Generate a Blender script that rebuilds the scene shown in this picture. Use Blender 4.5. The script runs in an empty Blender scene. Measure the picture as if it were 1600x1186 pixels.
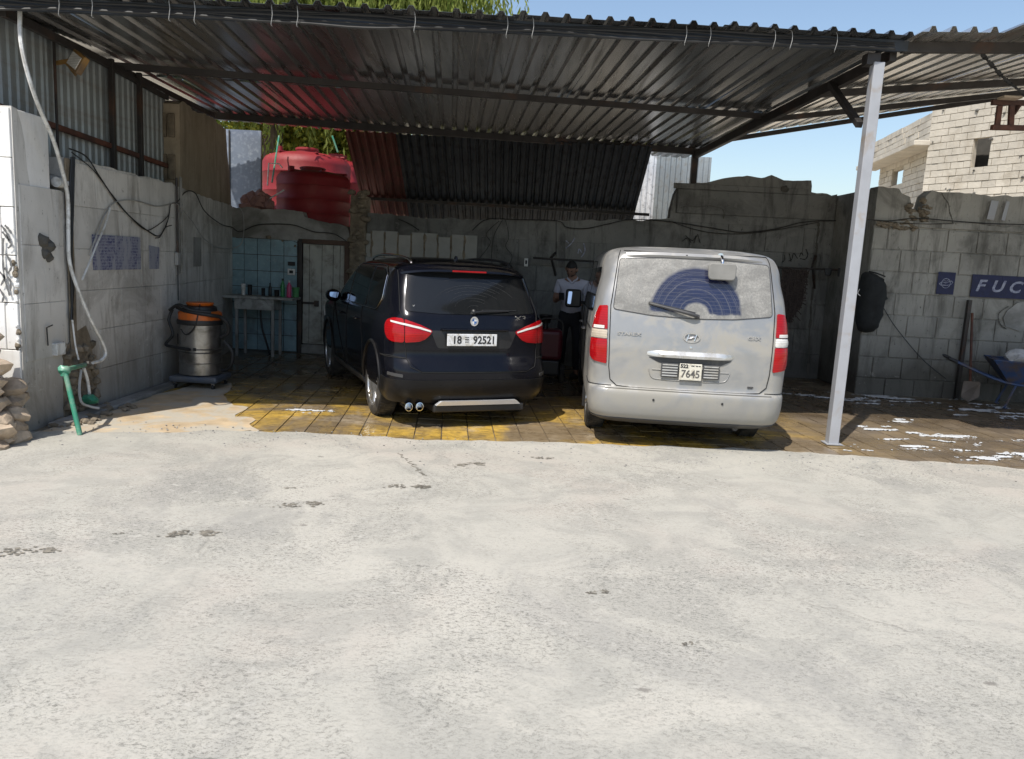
import bpy, bmesh, math, random
import numpy as np
from mathutils import Vector, Matrix, noise
from mathutils.geometry import delaunay_2d_cdt
rnd = random.Random(7)
SC = bpy.context.scene; COL = SC.collection
PI = math.pi
# ---------------- camera, sky, sun, exposure ----------------
F = 1209.0; PITCH = math.radians(8.7); ROLL = 0.0506; EYE = 1.65
def ray(px, py):
    x = (px-800)/F; y = -(py-593)/F
    c, s = math.cos(ROLL), math.sin(ROLL); x, y = x*c-y*s, x*s+y*c
    return Vector((x, math.cos(PITCH)+y*math.sin(PITCH), y*math.cos(PITCH)-math.sin(PITCH)))
f0 = ray(800, 593); r0 = ray(800+F, 593)-f0; u0 = ray(800, 593-F)-f0
cam = bpy.data.objects.new('camera', bpy.data.cameras.new('camera')); COL.objects.link(cam)
cam.matrix_world = Matrix(((r0.x, u0.x, -f0.x, 0), (r0.y, u0.y, -f0.y, 0), (r0.z, u0.z, -f0.z, EYE), (0, 0, 0, 1)))
cam.data.sensor_width = 36; cam.data.lens = 36*F/1600; cam.data.clip_end = 2000; SC.camera = cam
SUN_DIR = Vector((0.325, 0.53, -1)).normalized()
sun = bpy.data.objects.new('sun', bpy.data.lights.new('sun', 'SUN')); COL.objects.link(sun)
sun.data.energy = 4.5; sun.data.angle = math.radians(0.5); sun.data.color = (1, 0.955, 0.88)
sun.rotation_mode = 'QUATERNION'; sun.rotation_quaternion = SUN_DIR.to_track_quat('-Z', 'Y'); sun.location = (0, 0, 20)
W = bpy.data.worlds.new('World'); SC.world = W; W.use_nodes = True
wn = W.node_tree; bg = wn.nodes['Background']
sky = wn.nodes.new('ShaderNodeTexSky'); sky.sky_type = 'NISHITA'; sky.sun_disc = False
sky.sun_elevation = math.radians(58.1); sky.sun_rotation = math.radians(211.5)
sky.dust_density = 2.4; sky.air_density = 1.2; sky.ozone_density = 1.0; sky.altitude = 600
wn.links.new(sky.outputs[0], bg.inputs[0]); bg.inputs[1].default_value = 0.15
SC.view_settings.view_transform = 'Standard'; SC.view_settings.look = 'None'
SC.view_settings.exposure = 0.2; SC.view_settings.gamma = 1; SC.view_settings.use_curve_mapping = False
SC.render.engine = 'CYCLES'; SC.cycles.max_bounces = 10; SC.cycles.diffuse_bounces = 5; SC.cycles.use_denoising = True
try: SC.cycles.denoiser = 'OPENIMAGEDENOISE'
except Exception: pass

# ---------------- helpers ----------------
def tag(o, label=None, cat=None, group=None, kind=None):
    if label: o['label'] = label
    if cat: o['category'] = cat
    if group: o['group'] = group
    if kind: o['kind'] = kind
    return o
def empty(name, loc=(0, 0, 0), rz=0, label=None, cat=None, group=None, kind=None, scale=1):
    o = bpy.data.objects.new(name, None); COL.objects.link(o); o.location = loc; o.rotation_euler = (0, 0, rz); o.scale = (scale,)*3
    o.empty_display_size = .1
    return tag(o, label, cat, group, kind)
def copy_tree(o, parent=None):
    c = o.copy(); COL.objects.link(c); c.parent = parent
    for ch in list(o.children): copy_tree(ch, c)
    return c
class MB:
    def __init__(s): s.v = []; s.f = []; s.m = []; s.mi = 0
    def add(s, vs, fs):
        b = len(s.v); s.v += [tuple(p) for p in vs]; s.f += [tuple(i+b for i in f) for f in fs]; s.m += [s.mi]*len(fs); return s
    def box(s, c, d, rz=0, R=None):
        hx, hy, hz = d[0]/2, d[1]/2, d[2]/2
        R = R or Matrix.Rotation(rz, 3, 'Z'); c = Vector(c)
        vs = [c+R@Vector((x*hx, y*hy, z*hz)) for z in (-1, 1) for y in (-1, 1) for x in (-1, 1)]
        return s.add(vs, [(0, 2, 3, 1), (4, 5, 7, 6), (0, 1, 5, 4), (2, 6, 7, 3), (0, 4, 6, 2), (1, 3, 7, 5)])
    def bx(s, a, b):
        return s.box([(a[i]+b[i])/2 for i in range(3)], [abs(b[i]-a[i]) for i in range(3)])
    def beam(s, a, b, w, h):
        a = Vector(a); b = Vector(b); d = (b-a); L = d.length; y = d/L
        up = Vector((0, 0, 1)) if abs(y.z) < .95 else Vector((1, 0, 0))
        x = y.cross(up).normalized(); z = x.cross(y)
        R = Matrix((x, y, z)).transposed()
        return s.box((a+b)/2, (w, L, h), R=R)
    def tube(s, pts, r, n=8, smooth=0, caps=True):
        pts = [Vector(p) for p in pts]
        if smooth: pts = catmull(pts, smooth)
        k = len(pts); rs = r if isinstance(r, (list, tuple)) else None
        if rs and len(rs) != k: rs = [rs[0]+(rs[-1]-rs[0])*i/(k-1) for i in range(k)]
        vs = []; fs = []; prev = None
        for i, p in enumerate(pts):
            t = (pts[min(i+1, k-1)]-pts[max(i-1, 0)])
            if t.length < 1e-9: t = Vector((0, 0, 1))
            t.normalize()
            if prev is None:
                a = Vector((0, 0, 1)) if abs(t.z) < .9 else Vector((1, 0, 0)); prev = t.cross(a).normalized()
            else:
                prev = (prev-t*prev.dot(t))
                if prev.length < 1e-6: prev = t.orthogonal()
                prev.normalize()
            q = t.cross(prev); rr = rs[i] if rs else r
            for j in range(n):
                an = 2*PI*j/n; vs.append(p+prev*(rr*math.cos(an))+q*(rr*math.sin(an)))
        for i in range(k-1):
            for j in range(n):
                fs.append((i*n+j, i*n+(j+1) % n, (i+1)*n+(j+1) % n, (i+1)*n+j))
        if caps: fs += [tuple(range(n))[::-1], tuple((k-1)*n+j for j in range(n))]
        return s.add(vs, fs)
    def lathe(s, prof, c=(0, 0, 0), n=24, R=None, close=False):
        vs = []; fs = []; c = Vector(c)
        for (r, z) in prof:
            for j in range(n):
                a = 2*PI*j/n; p = Vector((r*math.cos(a), r*math.sin(a), z)); vs.append(c+(R@p if R else p))
        k = len(prof)
        for i in range(k-1):
            for j in range(n):
                fs.append((i*n+j, i*n+(j+1) % n, (i+1)*n+(j+1) % n, (i+1)*n+j))
        if prof[0][0] > 1e-4: fs.append(tuple(range(n))[::-1])
        if prof[-1][0] > 1e-4: fs.append(tuple((k-1)*n+j for j in range(n)))
        return s.add(vs, fs)
    def prism(s, poly, fn, d):           # poly in 2D -> fn(u,v,0) front, fn(u,v,d) back
        n = len(poly); vs = [fn(u, v, 0) for u, v in poly]+[fn(u, v, d) for u, v in poly]
        fs = [tuple(range(n)), tuple(range(n, 2*n))[::-1]]+[(i, i+n, (i+1) % n+n, (i+1) % n) for i in range(n)]
        return s.add(vs, fs)
    def rock(s, c, r, seed, sub=1, flat=1.0):
        bm = bmesh.new(); bmesh.ops.create_icosphere(bm, subdivisions=sub, radius=1)
        vs = []
        for v in bm.verts:
            k = 1+.45*noise.noise(v.co*1.3+Vector((seed*3.1, seed*1.7, seed)))
            vs.append((c[0]+v.co.x*r*k*1.15, c[1]+v.co.y*r*k, c[2]+v.co.z*r*k*flat))
        fs = [tuple(v.index for v in f.verts) for f in bm.faces]; bm.free()
        return s.add(vs, fs)
    def build(s, name, mat, parent=None, smooth=False, bevel=0, seg=2, fixn=True, ang=35):
        me = bpy.data.meshes.new(name); me.from_pydata(s.v, [], s.f)
        mats = mat if isinstance(mat, (list, tuple)) else [mat]
        for m in mats: me.materials.append(m)
        if len(mats) > 1: me.polygons.foreach_set('material_index', s.m)
        if fixn:
            bm = bmesh.new(); bm.from_mesh(me); bmesh.ops.recalc_face_normals(bm, faces=bm.faces); bm.to_mesh(me); bm.free()
        me.update()
        if smooth:
            me.shade_smooth()
            try: me.set_sharp_from_angle(angle=math.radians(ang))
            except Exception: pass
        o = bpy.data.objects.new(name, me); COL.objects.link(o)
        if parent: o.parent = parent
        if bevel:
            b = o.modifiers.new('bevel', 'BEVEL'); b.width = bevel; b.segments = seg; b.limit_method = 'ANGLE'
            b.angle_limit = math.radians(40)
            try: b.harden_normals = False
            except Exception: pass
        return o
def inst(o, parent, loc=(0, 0, 0), rot=(0, 0, 0), scale=None):
    c = bpy.data.objects.new(o.name.split('.')[0], o.data if not isinstance(o, bpy.types.Mesh) else o)
    COL.objects.link(c); c.parent = parent; c.location = loc; c.rotation_euler = rot
    if scale: c.scale = scale
    return c
def catmull(P, k):
    P = [Vector(p) for p in P]; out = []
    for i in range(len(P)-1):
        a = P[max(i-1, 0)]; b = P[i]; c = P[i+1]; d = P[min(i+2, len(P)-1)]
        for j in range(k):
            t = j/k
            out.append(.5*((2*b)+(c-a)*t+(2*a-5*b+4*c-d)*t*t+(3*b-a-3*c+d)*t**3))
    out.append(P[-1]); return out
def flat_sheet(name, poly, z, mat, parent=None, **kw):
    bm = MB(); r = delaunay_2d_cdt([Vector(p) for p in poly], [], [list(range(len(poly)))], 1, 1e-5)
    bm.add([(p.x, p.y, z) for p in r[0]], [tuple(f) for f in r[2]])
    return bm.build(name, mat, parent, fixn=False)
def text_mesh(txt, size, mat, name, parent, M, depth=.002, font_scale=(1, 1), shear=0, bold=0, align='CENTER'):
    cu = bpy.data.curves.new(name, 'FONT'); cu.body = txt; cu.size = size; cu.extrude = depth; cu.align_x = align; cu.align_y = 'CENTER'
    cu.shear = shear; cu.offset = bold; cu.resolution_u = 3
    t = bpy.data.objects.new(name, cu); COL.objects.link(t)
    dg = bpy.context.evaluated_depsgraph_get(); me = bpy.data.meshes.new_from_object(t.evaluated_get(dg))
    bpy.data.objects.remove(t); bpy.data.curves.remove(cu)
    me.transform(Matrix.Diagonal((font_scale[0], font_scale[1], 1, 1))); me.transform(M)
    me.materials.clear(); me.materials.append(mat)
    o = bpy.data.objects.new(name, me); COL.objects.link(o)
    if parent: o.parent = parent
    return o
# ---------------- material kit ----------------
class NT:
    def __init__(s, name):
        s.mat = bpy.data.materials.new(name); s.mat.use_nodes = True; s.t = s.mat.node_tree
        s.b = s.t.nodes['Principled BSDF']; s._pos = {}
    def n(s, typ, ins=None, **kw):
        nd = s.t.nodes.new('ShaderNode'+typ)
        for k, v in kw.items(): setattr(nd, k, v)
        for k, v in (ins or {}).items(): s.set(nd.inputs[k], v)
        return nd
    def set(s, sock, v):
        if isinstance(v, bpy.types.NodeSocket): s.t.links.new(v, sock)
        else:
            if sock.type == 'RGBA' and len(v) == 3: v = (*v, 1)
            sock.default_value = v
    def co(s, kind='P'):
        if kind not in s._pos:
            s._pos[kind] = s.n('NewGeometry').outputs['Position'] if kind == 'P' else s.n('TexCoord').outputs['Object']
        return s._pos[kind]
    def map(s, v, sc=(1, 1, 1), loc=(0, 0, 0), rot=(0, 0, 0)):
        return s.n('Mapping', {0: v, 'Scale': sc, 'Location': loc, 'Rotation': rot}).outputs[0]
    def noise(s, v, scale, detail=4, rough=.55, dist=0):
        return s.n('TexNoise', {'Vector': v, 'Scale': scale, 'Detail': detail, 'Roughness': rough, 'Distortion': dist}).outputs[0]
    def ramp(s, fac, stops):
        nd = s.n('ValToRGB', {0: fac}); cr = nd.color_ramp
        while len(cr.elements) < len(stops): cr.elements.new(.5)
        for e, (p, c) in zip(cr.elements, stops):
            e.position = p; e.color = (c, c, c, 1) if not isinstance(c, (tuple, list)) else (*c[:3], 1)
        return nd.outputs[0]
    def mix(s, fac, a, b, mode='MIX'):
        nd = s.n('Mix', data_type='RGBA', blend_type=mode)
        s.set(nd.inputs[0], fac); s.set(nd.inputs[6], a); s.set(nd.inputs[7], b); return nd.outputs[2]
    def math(s, op, a, b=0.0, c=None, clamp=False):
        nd = s.n('Math', operation=op, use_clamp=clamp); s.set(nd.inputs[0], a); s.set(nd.inputs[1], b)
        if c is not None: s.set(nd.inputs[2], c)
        return nd.outputs[0]
    def bump(s, h, strength=.3, dist=.01, normal=None):
        nd = s.n('Bump', {'Height': h, 'Strength': strength, 'Distance': dist})
        if normal: s.set(nd.inputs['Normal'], normal)
        return nd.outputs[0]
    def out(s, **kw):
        for k, v in kw.items(): s.set(s.b.inputs[k.replace('_', ' ')], v)
        return s.mat
def mat(name, col, rough=.6, metal=0, co='P', var=.25, scale=4, bump=.15, bscale=60, dist=.004, dirt=None, dscale=1.5, dlo=.45, dhi=.65, rvar=.12, rand=0, **kw):
    t = NT(name); p = t.co(co)
    a = t.noise(p, scale, 6, .6); c = t.mix(t.ramp(a, [(.3, 0), (.7, 1)]), tuple(x*(1-var) for x in col), tuple(min(1, x*(1+var*.8)) for x in col))
    if dirt:
        m = t.ramp(t.noise(p, dscale, 7, .65, .6), [(dlo, 0), (dhi, 1)]); c = t.mix(m, c, dirt)
    if rand:
        r = t.n('ObjectInfo').outputs['Random']; v = t.math('MULTIPLY_ADD', r, rand*2, 1-rand)
        c = t.n('HueSaturation', {'Color': c, 'Value': v}).outputs[0]
    ro = t.math('MULTIPLY_ADD', t.noise(p, scale*2.3, 4), rvar*2, rough-rvar, clamp=True)
    ins = dict(Base_Color=c, Roughness=ro, Metallic=metal)
    if bump: ins['Normal'] = t.bump(t.noise(p, bscale, 5, .65), bump, dist)
    ins.update(kw)
    return t.out(**ins)
# ---------------- materials of the place ----------------
def concrete_yard():
    t = NT('yard_concrete'); p = t.co()
    big = t.noise(p, .32, 7, .62, 1.0); mid = t.noise(t.map(p, loc=(2, 5, 0)), 1.7, 8, .66, .9); fine = t.noise(p, 60, 6, .75)
    c = t.mix(t.ramp(big, [(.38, 0), (.60, 1)]), (.39, .373, .325), (.458, .432, .375))
    c = t.mix(t.ramp(t.noise(t.map(p, loc=(9, 3, 0)), .6, 6, .62, .8), [(.50, 0), (.66, .55)]), c, (.42, .37, .32))
    c = t.mix(t.ramp(mid, [(.46, 0), (.58, .6)]), c, (.31, .30, .265))
    patch = t.ramp(t.noise(t.map(p, (1, .8, 1), (4.3, 1.2, 0)), .62, 10, .66, .5), [(.56, 0), (.62, .5)])     # worn smooth cement
    c = t.mix(patch, c, (.285, .275, .25))
    zone = t.ramp(t.noise(t.map(p, loc=(1, 7, 0)), 1.1, 8, .7, .7), [(.42, .28), (.60, 1)])
    pn = t.noise(t.map(p, (.75, 1.15, 1)), 52, 7, .82, .5); pits = t.ramp(pn, [(.41, 1), (.475, 0)])
    pn2 = t.noise(t.map(p, (.8, 1.1, 1), (5, 5, 0)), 125, 4, .75); pits2 = t.ramp(pn2, [(.38, 1), (.45, 0)])
    pits = t.math('MULTIPLY', t.math('MAXIMUM', pits, t.math('MULTIPLY', pits2, .7)), zone)
    c = t.mix(t.math('MULTIPLY', pits, .8), c, (.12, .115, .10))
    c = t.mix(t.math('MULTIPLY', t.ramp(t.noise(p, 17, 7, .78), [(.54, 0), (.66, .8)]), zone), c, (.48, .455, .405))
    # hairline cracks and trowel lines
    wv = t.n('VectorMath', {0: p, 1: t.n('VectorMath', {0: t.n('TexNoise', {'Vector': p, 'Scale': 1.6, 'Detail': 6}).outputs[1], 1: (.55, .55, 0)}, operation='MULTIPLY').outputs[0]}, operation='ADD').outputs[0]
    vd = t.n('TexVoronoi', {'Vector': wv, 'Scale': .42}, feature='DISTANCE_TO_EDGE').outputs['Distance']
    ck = t.math('MULTIPLY', t.ramp(vd, [(.0012, 1), (.0045, 0)]), t.ramp(t.noise(p, .9, 4), [(.54, 0), (.64, .6)]))
    c = t.mix(t.math('MULTIPLY', ck, .75), c, (.20, .19, .165))
    st = t.noise(t.map(p, (.25, 3, 1), rot=(0, 0, .5)), 1.3, 6, .6); c = t.mix(t.ramp(st, [(.54, 0), (.72, .22)]), c, (.34, .325, .29))
    spot = t.n('TexVoronoi', {'Vector': t.map(p, (1, 1.6, 1)), 'Scale': 1.3, 'Randomness': 1}).outputs['Distance']
    c = t.mix(t.ramp(t.math('ADD', spot, t.math('MULTIPLY', t.noise(p, 25, 5, .8), .11)), [(.075, .75), (.10, 0)]), c, (.17, .155, .135))
    # damp and grimy near the wash bay
    y = t.n('SeparateXYZ', {0: p}).outputs[1]
    ed = t.ramp(t.math('MULTIPLY_ADD', t.noise(p, 2.2, 8, .72, .6), .5, t.math('MULTIPLY', y, .125)), [(1.075, 0), (1.16, .9)])
    c = t.mix(ed, c, (.16, .135, .105))
    h = t.math('ADD', t.math('MULTIPLY', fine, .5), t.math('MULTIPLY', pits, -1.2)); h = t.math('ADD', h, t.math('MULTIPLY', t.noise(p, 9, 6, .7), .9)); h = t.math('ADD', h, t.math('MULTIPLY', ck, -1.5))
    return t.out(Base_Color=c, Roughness=.86, Normal=t.bump(h, .34, .010))
M_YARD = concrete_yard()
def wall_mat(name, base, light, dark, damp=.9, rand=.05, grime=.5, hi=.95):
    t = NT(name); p = t.co(); sep = t.n('SeparateXYZ', {0: p}); z = sep.outputs[2]
    n1 = t.noise(p, 1.1, 7, .62, .5); n2 = t.noise(t.map(p, (3.2, 3.2, .55)), 1.6, 7, .7, .5); n3 = t.noise(p, 14, 6, .7)
    c = t.mix(t.ramp(n1, [(.36, 0), (.64, 1)]), base, light)
    c = t.mix(t.math('MULTIPLY', t.ramp(n2, [(.50, 0), (.66, 1)]), grime), c, dark)          # runs of grime down the wall
    lowm = t.ramp(t.math('ADD', t.math('MULTIPLY', z, 1), t.math('MULTIPLY_ADD', n1, -1.6, .8)), [(.25, 1), (hi, 0)])
    c = t.mix(t.math('MULTIPLY', lowm, damp*.75), c, dark)
    st2 = t.ramp(t.noise(t.map(p, loc=(4, 4, 2)), .9, 9, .72, .8), [(.50, 0), (.62, .55)]); c = t.mix(t.math('MULTIPLY', st2, grime*1.2), c, dark)
    specks = t.ramp(t.noise(t.map(p, (1, 1, .45)), 22, 5, .8), [(.62, 0), (.67, 1)])
    c = t.mix(t.math('MULTIPLY', specks, .7), c, tuple(x*.35 for x in dark))
    flakes = t.ramp(t.noise(p, 5.5, 10, .8, .3), [(.60, 0), (.63, 1)])
    c = t.mix(t.math('MULTIPLY', flakes, .45), c, light)
    if rand:
        v = t.math('MULTIPLY_ADD', t.n('ObjectInfo').outputs['Random'], rand*2, 1-rand); c = t.n('HueSaturation', {'Color': c, 'Value': v}).outputs[0]
    h = t.math('ADD', n3, t.math('MULTIPLY', specks, -1)); h = t.math('ADD', h, t.math('MULTIPLY', flakes, .35))
    return t.out(Base_Color=c, Roughness=.9, Normal=t.bump(h, .35, .008))
M_WALLL = wall_mat('left_wall_stone', (.54, .525, .495), (.70, .68, .64), (.19, .17, .14), grime=.6)
M_WALLE = wall_mat('white_wall_end', (.74, .73, .70), (.82, .81, .79), (.52, .49, .43), damp=.4, grime=.3)
M_WALLB = wall_mat('back_wall_plaster', (.15, .15, .142), (.215, .213, .20), (.045, .043, .04), grime=.7, hi=1.6)
M_WALLR = wall_mat('right_wall_block', (.23, .225, .205), (.34, .33, .30), (.05, .046, .038), grime=.65, damp=1.15, hi=1.9)
M_JOINT = mat('wall_joint', (.13, .125, .115), .95, var=.3, bump=.3)
M_BROWN = wall_mat('rough_pillar_concrete', (.30, .25, .18), (.42, .35, .26), (.12, .10, .07), damp=.3)
M_CEMENT = mat('cement_render', (.30, .295, .28), .9, var=.25, scale=5, bump=.5, bscale=30, dirt=(.15, .145, .13))
M_RUBBLE = mat('rubble_mortar', (.20, .165, .12), .95, var=.4, scale=9, bump=.8, bscale=25, dist=.02)
M_STONE = mat('tan_stone', (.42, .33, .24), .9, var=.3, scale=12, bump=.6, bscale=40, dist=.01, rand=.22)
M_BLACKM = mat('dark_painted_steel', (.045, .04, .038), .55, .3, var=.35, bump=.1, dirt=(.10, .05, .03), dlo=.55, dhi=.7)
M_RUST = mat('rusty_steel', (.14, .055, .035), .75, .2, var=.4, scale=12, bump=.3, dirt=(.06, .035, .03))
M_WHITEP = mat('white_painted_steel', (.34, .35, .375), .42, 0, var=.08, scale=5, bump=.12, bscale=14, dirt=(.30, .24, .18), dscale=4, dlo=.56, dhi=.78)
M_TILE = mat('blue_glazed_tile', (.25, .37, .42), .25, var=.12, scale=7, bump=.03, dirt=(.17, .18, .17), dscale=3, dlo=.5, dhi=.75, rand=.08)
M_TILEW = mat('white_glazed_tile', (.22, .22, .20), .35, var=.12, scale=6, bump=.05, dirt=(.2, .19, .17), dscale=5, dlo=.55, dhi=.68, rand=.08)
M_BLACK = mat('black_rubber', (.018, .018, .019), .6, var=.3, bump=.1, co='O')
M_CABLE = mat('black_cable', (.02, .02, .02), .5, var=.2, bump=0)
M_CABLEG = mat('grey_cable', (.35, .35, .34), .5, var=.2, bump=0)
M_WHITEPL = mat('white_plastic', (.72, .72, .70), .4, var=.1, bump=0, dirt=(.4, .38, .34), dscale=8)
M_GREENP = mat('green_pipe', (.045, .24, .15), .35, var=.12, bump=.02, dirt=(.2, .3, .22), dscale=9)
def galv(name, col, rough, pink=None, dirtc=(.10, .07, .045), metal=.85, light=1.0):
    t = NT(name); p = t.co(); o = t.co('O')
    a = t.noise(p, 1.3, 5, .6, .4); b = t.noise(t.map(o, (9, .35, 9)), 1.3, 4, .55)
    c = t.mix(t.ramp(a, [(.3, 0), (.7, 1)]), tuple(x*.72 for x in col), col)
    c = t.mix(t.ramp(b, [(.5, 0), (.68, .6)]), c, dirtc)
    v = t.math('MULTIPLY_ADD', t.n('ObjectInfo').outputs['Random'], .3, .85); c = t.n('HueSaturation', {'Color': c, 'Value': v}).outputs[0]
    return t.out(Base_Color=c, Metallic=metal, Roughness=t.math('MULTIPLY_ADD', b, .22, rough-.10))
M_ROOF = galv('galvanised_roof_sheet', (.36, .362, .365), .24, dirtc=(.06, .045, .03))
M_ROOF2 = galv('pale_roof_sheet', (.88, .86, .82), .26, metal=.92, dirtc=(.60, .54, .44))
M_SHEETL = galv('grey_wall_sheet', (.33, .36, .37), .5, metal=.4, dirtc=(.22, .20, .17))
M_SHEETB = galv('blue_grey_sheet', (.20, .24, .31), .5, metal=.2, dirtc=(.36, .40, .46))
M_SHEETW = galv('worn_zinc_sheet', (.72, .73, .75), .4, metal=.15, dirtc=(.12, .11, .10))
M_TANKD = mat('red_tank_plastic', (.22, .010, .014), .6, co='O', var=.12, bump=.04, dirt=(.30, .06, .05), dscale=1.5, dlo=.55, dhi=.8)
M_BLDG = mat('beige_hollow_block', (.52, .475, .40), .92, var=.16, scale=2, bump=.6, bscale=14, dist=.02, rand=.09, dirt=(.34, .29, .22), dscale=.9, dlo=.52, dhi=.75)
M_BLDJ = mat('building_mortar', (.44, .39, .31), .95, var=.2, bump=.2)
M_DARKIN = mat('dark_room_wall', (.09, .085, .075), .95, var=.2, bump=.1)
M_LAND = mat('pale_dirt_ground', (.46, .40, .31), .95, var=.25, scale=.6, bump=.4, bscale=8, dist=.03)
def paver_mat():
    t = NT('yellow_paver'); p = t.co()
    a = t.noise(p, 1.1, 6, .6, .8); f = t.noise(p, 13, 6, .7)
    c = t.mix(t.ramp(a, [(.40, 0), (.56, 1)]), (.50, .32, .065), (.22, .165, .10))
    c = t.mix(t.ramp(t.noise(t.map(p, loc=(3, 8, 0)), 1.7, 6, .65, .6), [(.55, 0), (.70, .8)]), c, (.40, .33, .24))
    c = t.mix(t.ramp(f, [(.45, .0), (.62, .6)]), c, (.12, .08, .04))
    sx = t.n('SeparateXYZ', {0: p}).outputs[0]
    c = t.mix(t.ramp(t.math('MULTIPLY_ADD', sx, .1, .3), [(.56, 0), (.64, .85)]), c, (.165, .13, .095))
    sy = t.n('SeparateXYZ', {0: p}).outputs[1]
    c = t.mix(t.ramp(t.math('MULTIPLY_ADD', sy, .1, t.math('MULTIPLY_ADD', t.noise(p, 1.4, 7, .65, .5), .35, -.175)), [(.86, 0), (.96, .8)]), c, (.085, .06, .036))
    v = t.math('MULTIPLY_ADD', t.n('ObjectInfo').outputs['Random'], .3, .85); c = t.n('HueSaturation', {'Color': c, 'Value': v}).outputs[0]
    wet = t.ramp(t.noise(p, .9, 5, .6), [(.4, .10), (.62, .5)])
    return t.out(Base_Color=c, Roughness=wet, Normal=t.bump(f, .3, .006))
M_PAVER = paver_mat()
M_WETG = mat('wet_brown_concrete', (.13, .10, .07), .32, var=.4, scale=2.2, bump=.3, bscale=25, dirt=(.24, .20, .14), dscale=2.2, rvar=.15)
M_ORANGEC = mat('dry_tan_screed', (.47, .36, .23), .8, var=.3, scale=3.5, bump=.5, bscale=25, dist=.01, dirt=(.42, .38, .31), dscale=2.6, dlo=.44, dhi=.56)
M_FOAM = mat('soap_foam', (.50, .51, .52), .5, var=.05, bump=.5, bscale=60, dist=.006)
M_STAIN = mat('dried_mud_print', (.20, .18, .145), .9, var=.6, scale=25, bump=.1)

# ---------------- ground ----------------
g = MB(); g.bx((-90, -25, -.5), (110, 220, -.02)); tag(g.build('terrain', M_LAND), kind='structure')
g = MB(); g.bx((-6.5, -12, -.3), (13, 12.9, 0)); tag(g.build('wash_bay_ground', M_WETG), kind='structure')
def wavy(P, amp=.05, step=.09, seed=0):
    out = []
    for a, b in zip(P[:-1], P[1:]):
        a = Vector((*a, 0)); b = Vector((*b, 0)); n = max(1, int((b-a).length/step))
        for i in range(n):
            q = a+(b-a)*i/n; out.append((q.x+amp*noise.noise(q*2.5+Vector((seed, 0, 0))), q.y+amp*1.6*noise.noise(q*3.1+Vector((0, seed+5, 0)))+amp*.6*noise.noise(q*9+Vector((seed, 0, 3)))))
    out.append(P[-1]); return out
edge = wavy([(-6.3, 6.35), (-4.3, 6.35), (-3.5, 6.45), (-2.6, 6.75), (-2.05, 6.86), (-1.3, 6.82), (-.55, 6.83), (.4, 6.95), (1.3, 7.02), (2.2, 7.08), (3.0, 7.05), (3.6, 6.95), (4.16, 6.93), (4.7, 6.86), (5.4, 6.95), (6.5, 7.15), (9, 7.3), (12.8, 7.5)], .06)
o = flat_sheet('concrete_yard', edge+[(12.8, -11.5), (-6.3, -11.5)], .022, M_YARD); tag(o, kind='structure')
o = flat_sheet('tan_screed', wavy([(-4.0, 6.3), (-2.3, 6.7), (-2.25, 6.95), (-2.6, 7.3), (-2.75, 7.8), (-3.1, 8.2), (-3.3, 8.8), (-3.5, 9.3), (-3.75, 9.3), (-4.02, 6.3)], .16, seed=4), .016, M_ORANGEC); tag(o, kind='structure')
# pavers
pv = empty('paved_floor', (0, 0, 0)); tag(pv, kind='structure')
S = .25; th = math.radians(4.9); cells = []
for i in range(-19, 30):
    for j in range(0, 24):
        x0, y0 = i*S, 6.7+j*S
        x = x0*math.cos(th)-(y0-7)*math.sin(th); y = (y0-7)*math.cos(th)+x0*math.sin(th)+7
        if -3.95 < x < 6.9 and 6.75 < y < 12.2 and not (x > 4.6 and y > 10.85) and not (-2.85 > x and y < 8.0):
            # hidden under the cars?
            d = y+.15*abs(x)
            under = (.8 < x < 2.5 and y > 7.6) or (-.9 < x+.42*(y-7.7) < .45 and y > 8.1)
            cells.append((d+(50 if under else 0), x, y))
cells.sort()
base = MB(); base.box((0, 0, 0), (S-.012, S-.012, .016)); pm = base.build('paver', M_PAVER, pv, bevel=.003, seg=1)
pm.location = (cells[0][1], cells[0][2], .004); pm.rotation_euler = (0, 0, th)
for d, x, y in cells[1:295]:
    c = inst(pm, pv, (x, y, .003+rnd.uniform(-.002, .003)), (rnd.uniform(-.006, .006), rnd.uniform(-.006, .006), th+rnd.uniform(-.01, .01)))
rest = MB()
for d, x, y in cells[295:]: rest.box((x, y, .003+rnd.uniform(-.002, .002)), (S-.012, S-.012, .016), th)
tag(rest.build('pavers_behind', M_PAVER, pv), kind='stuff')
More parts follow.
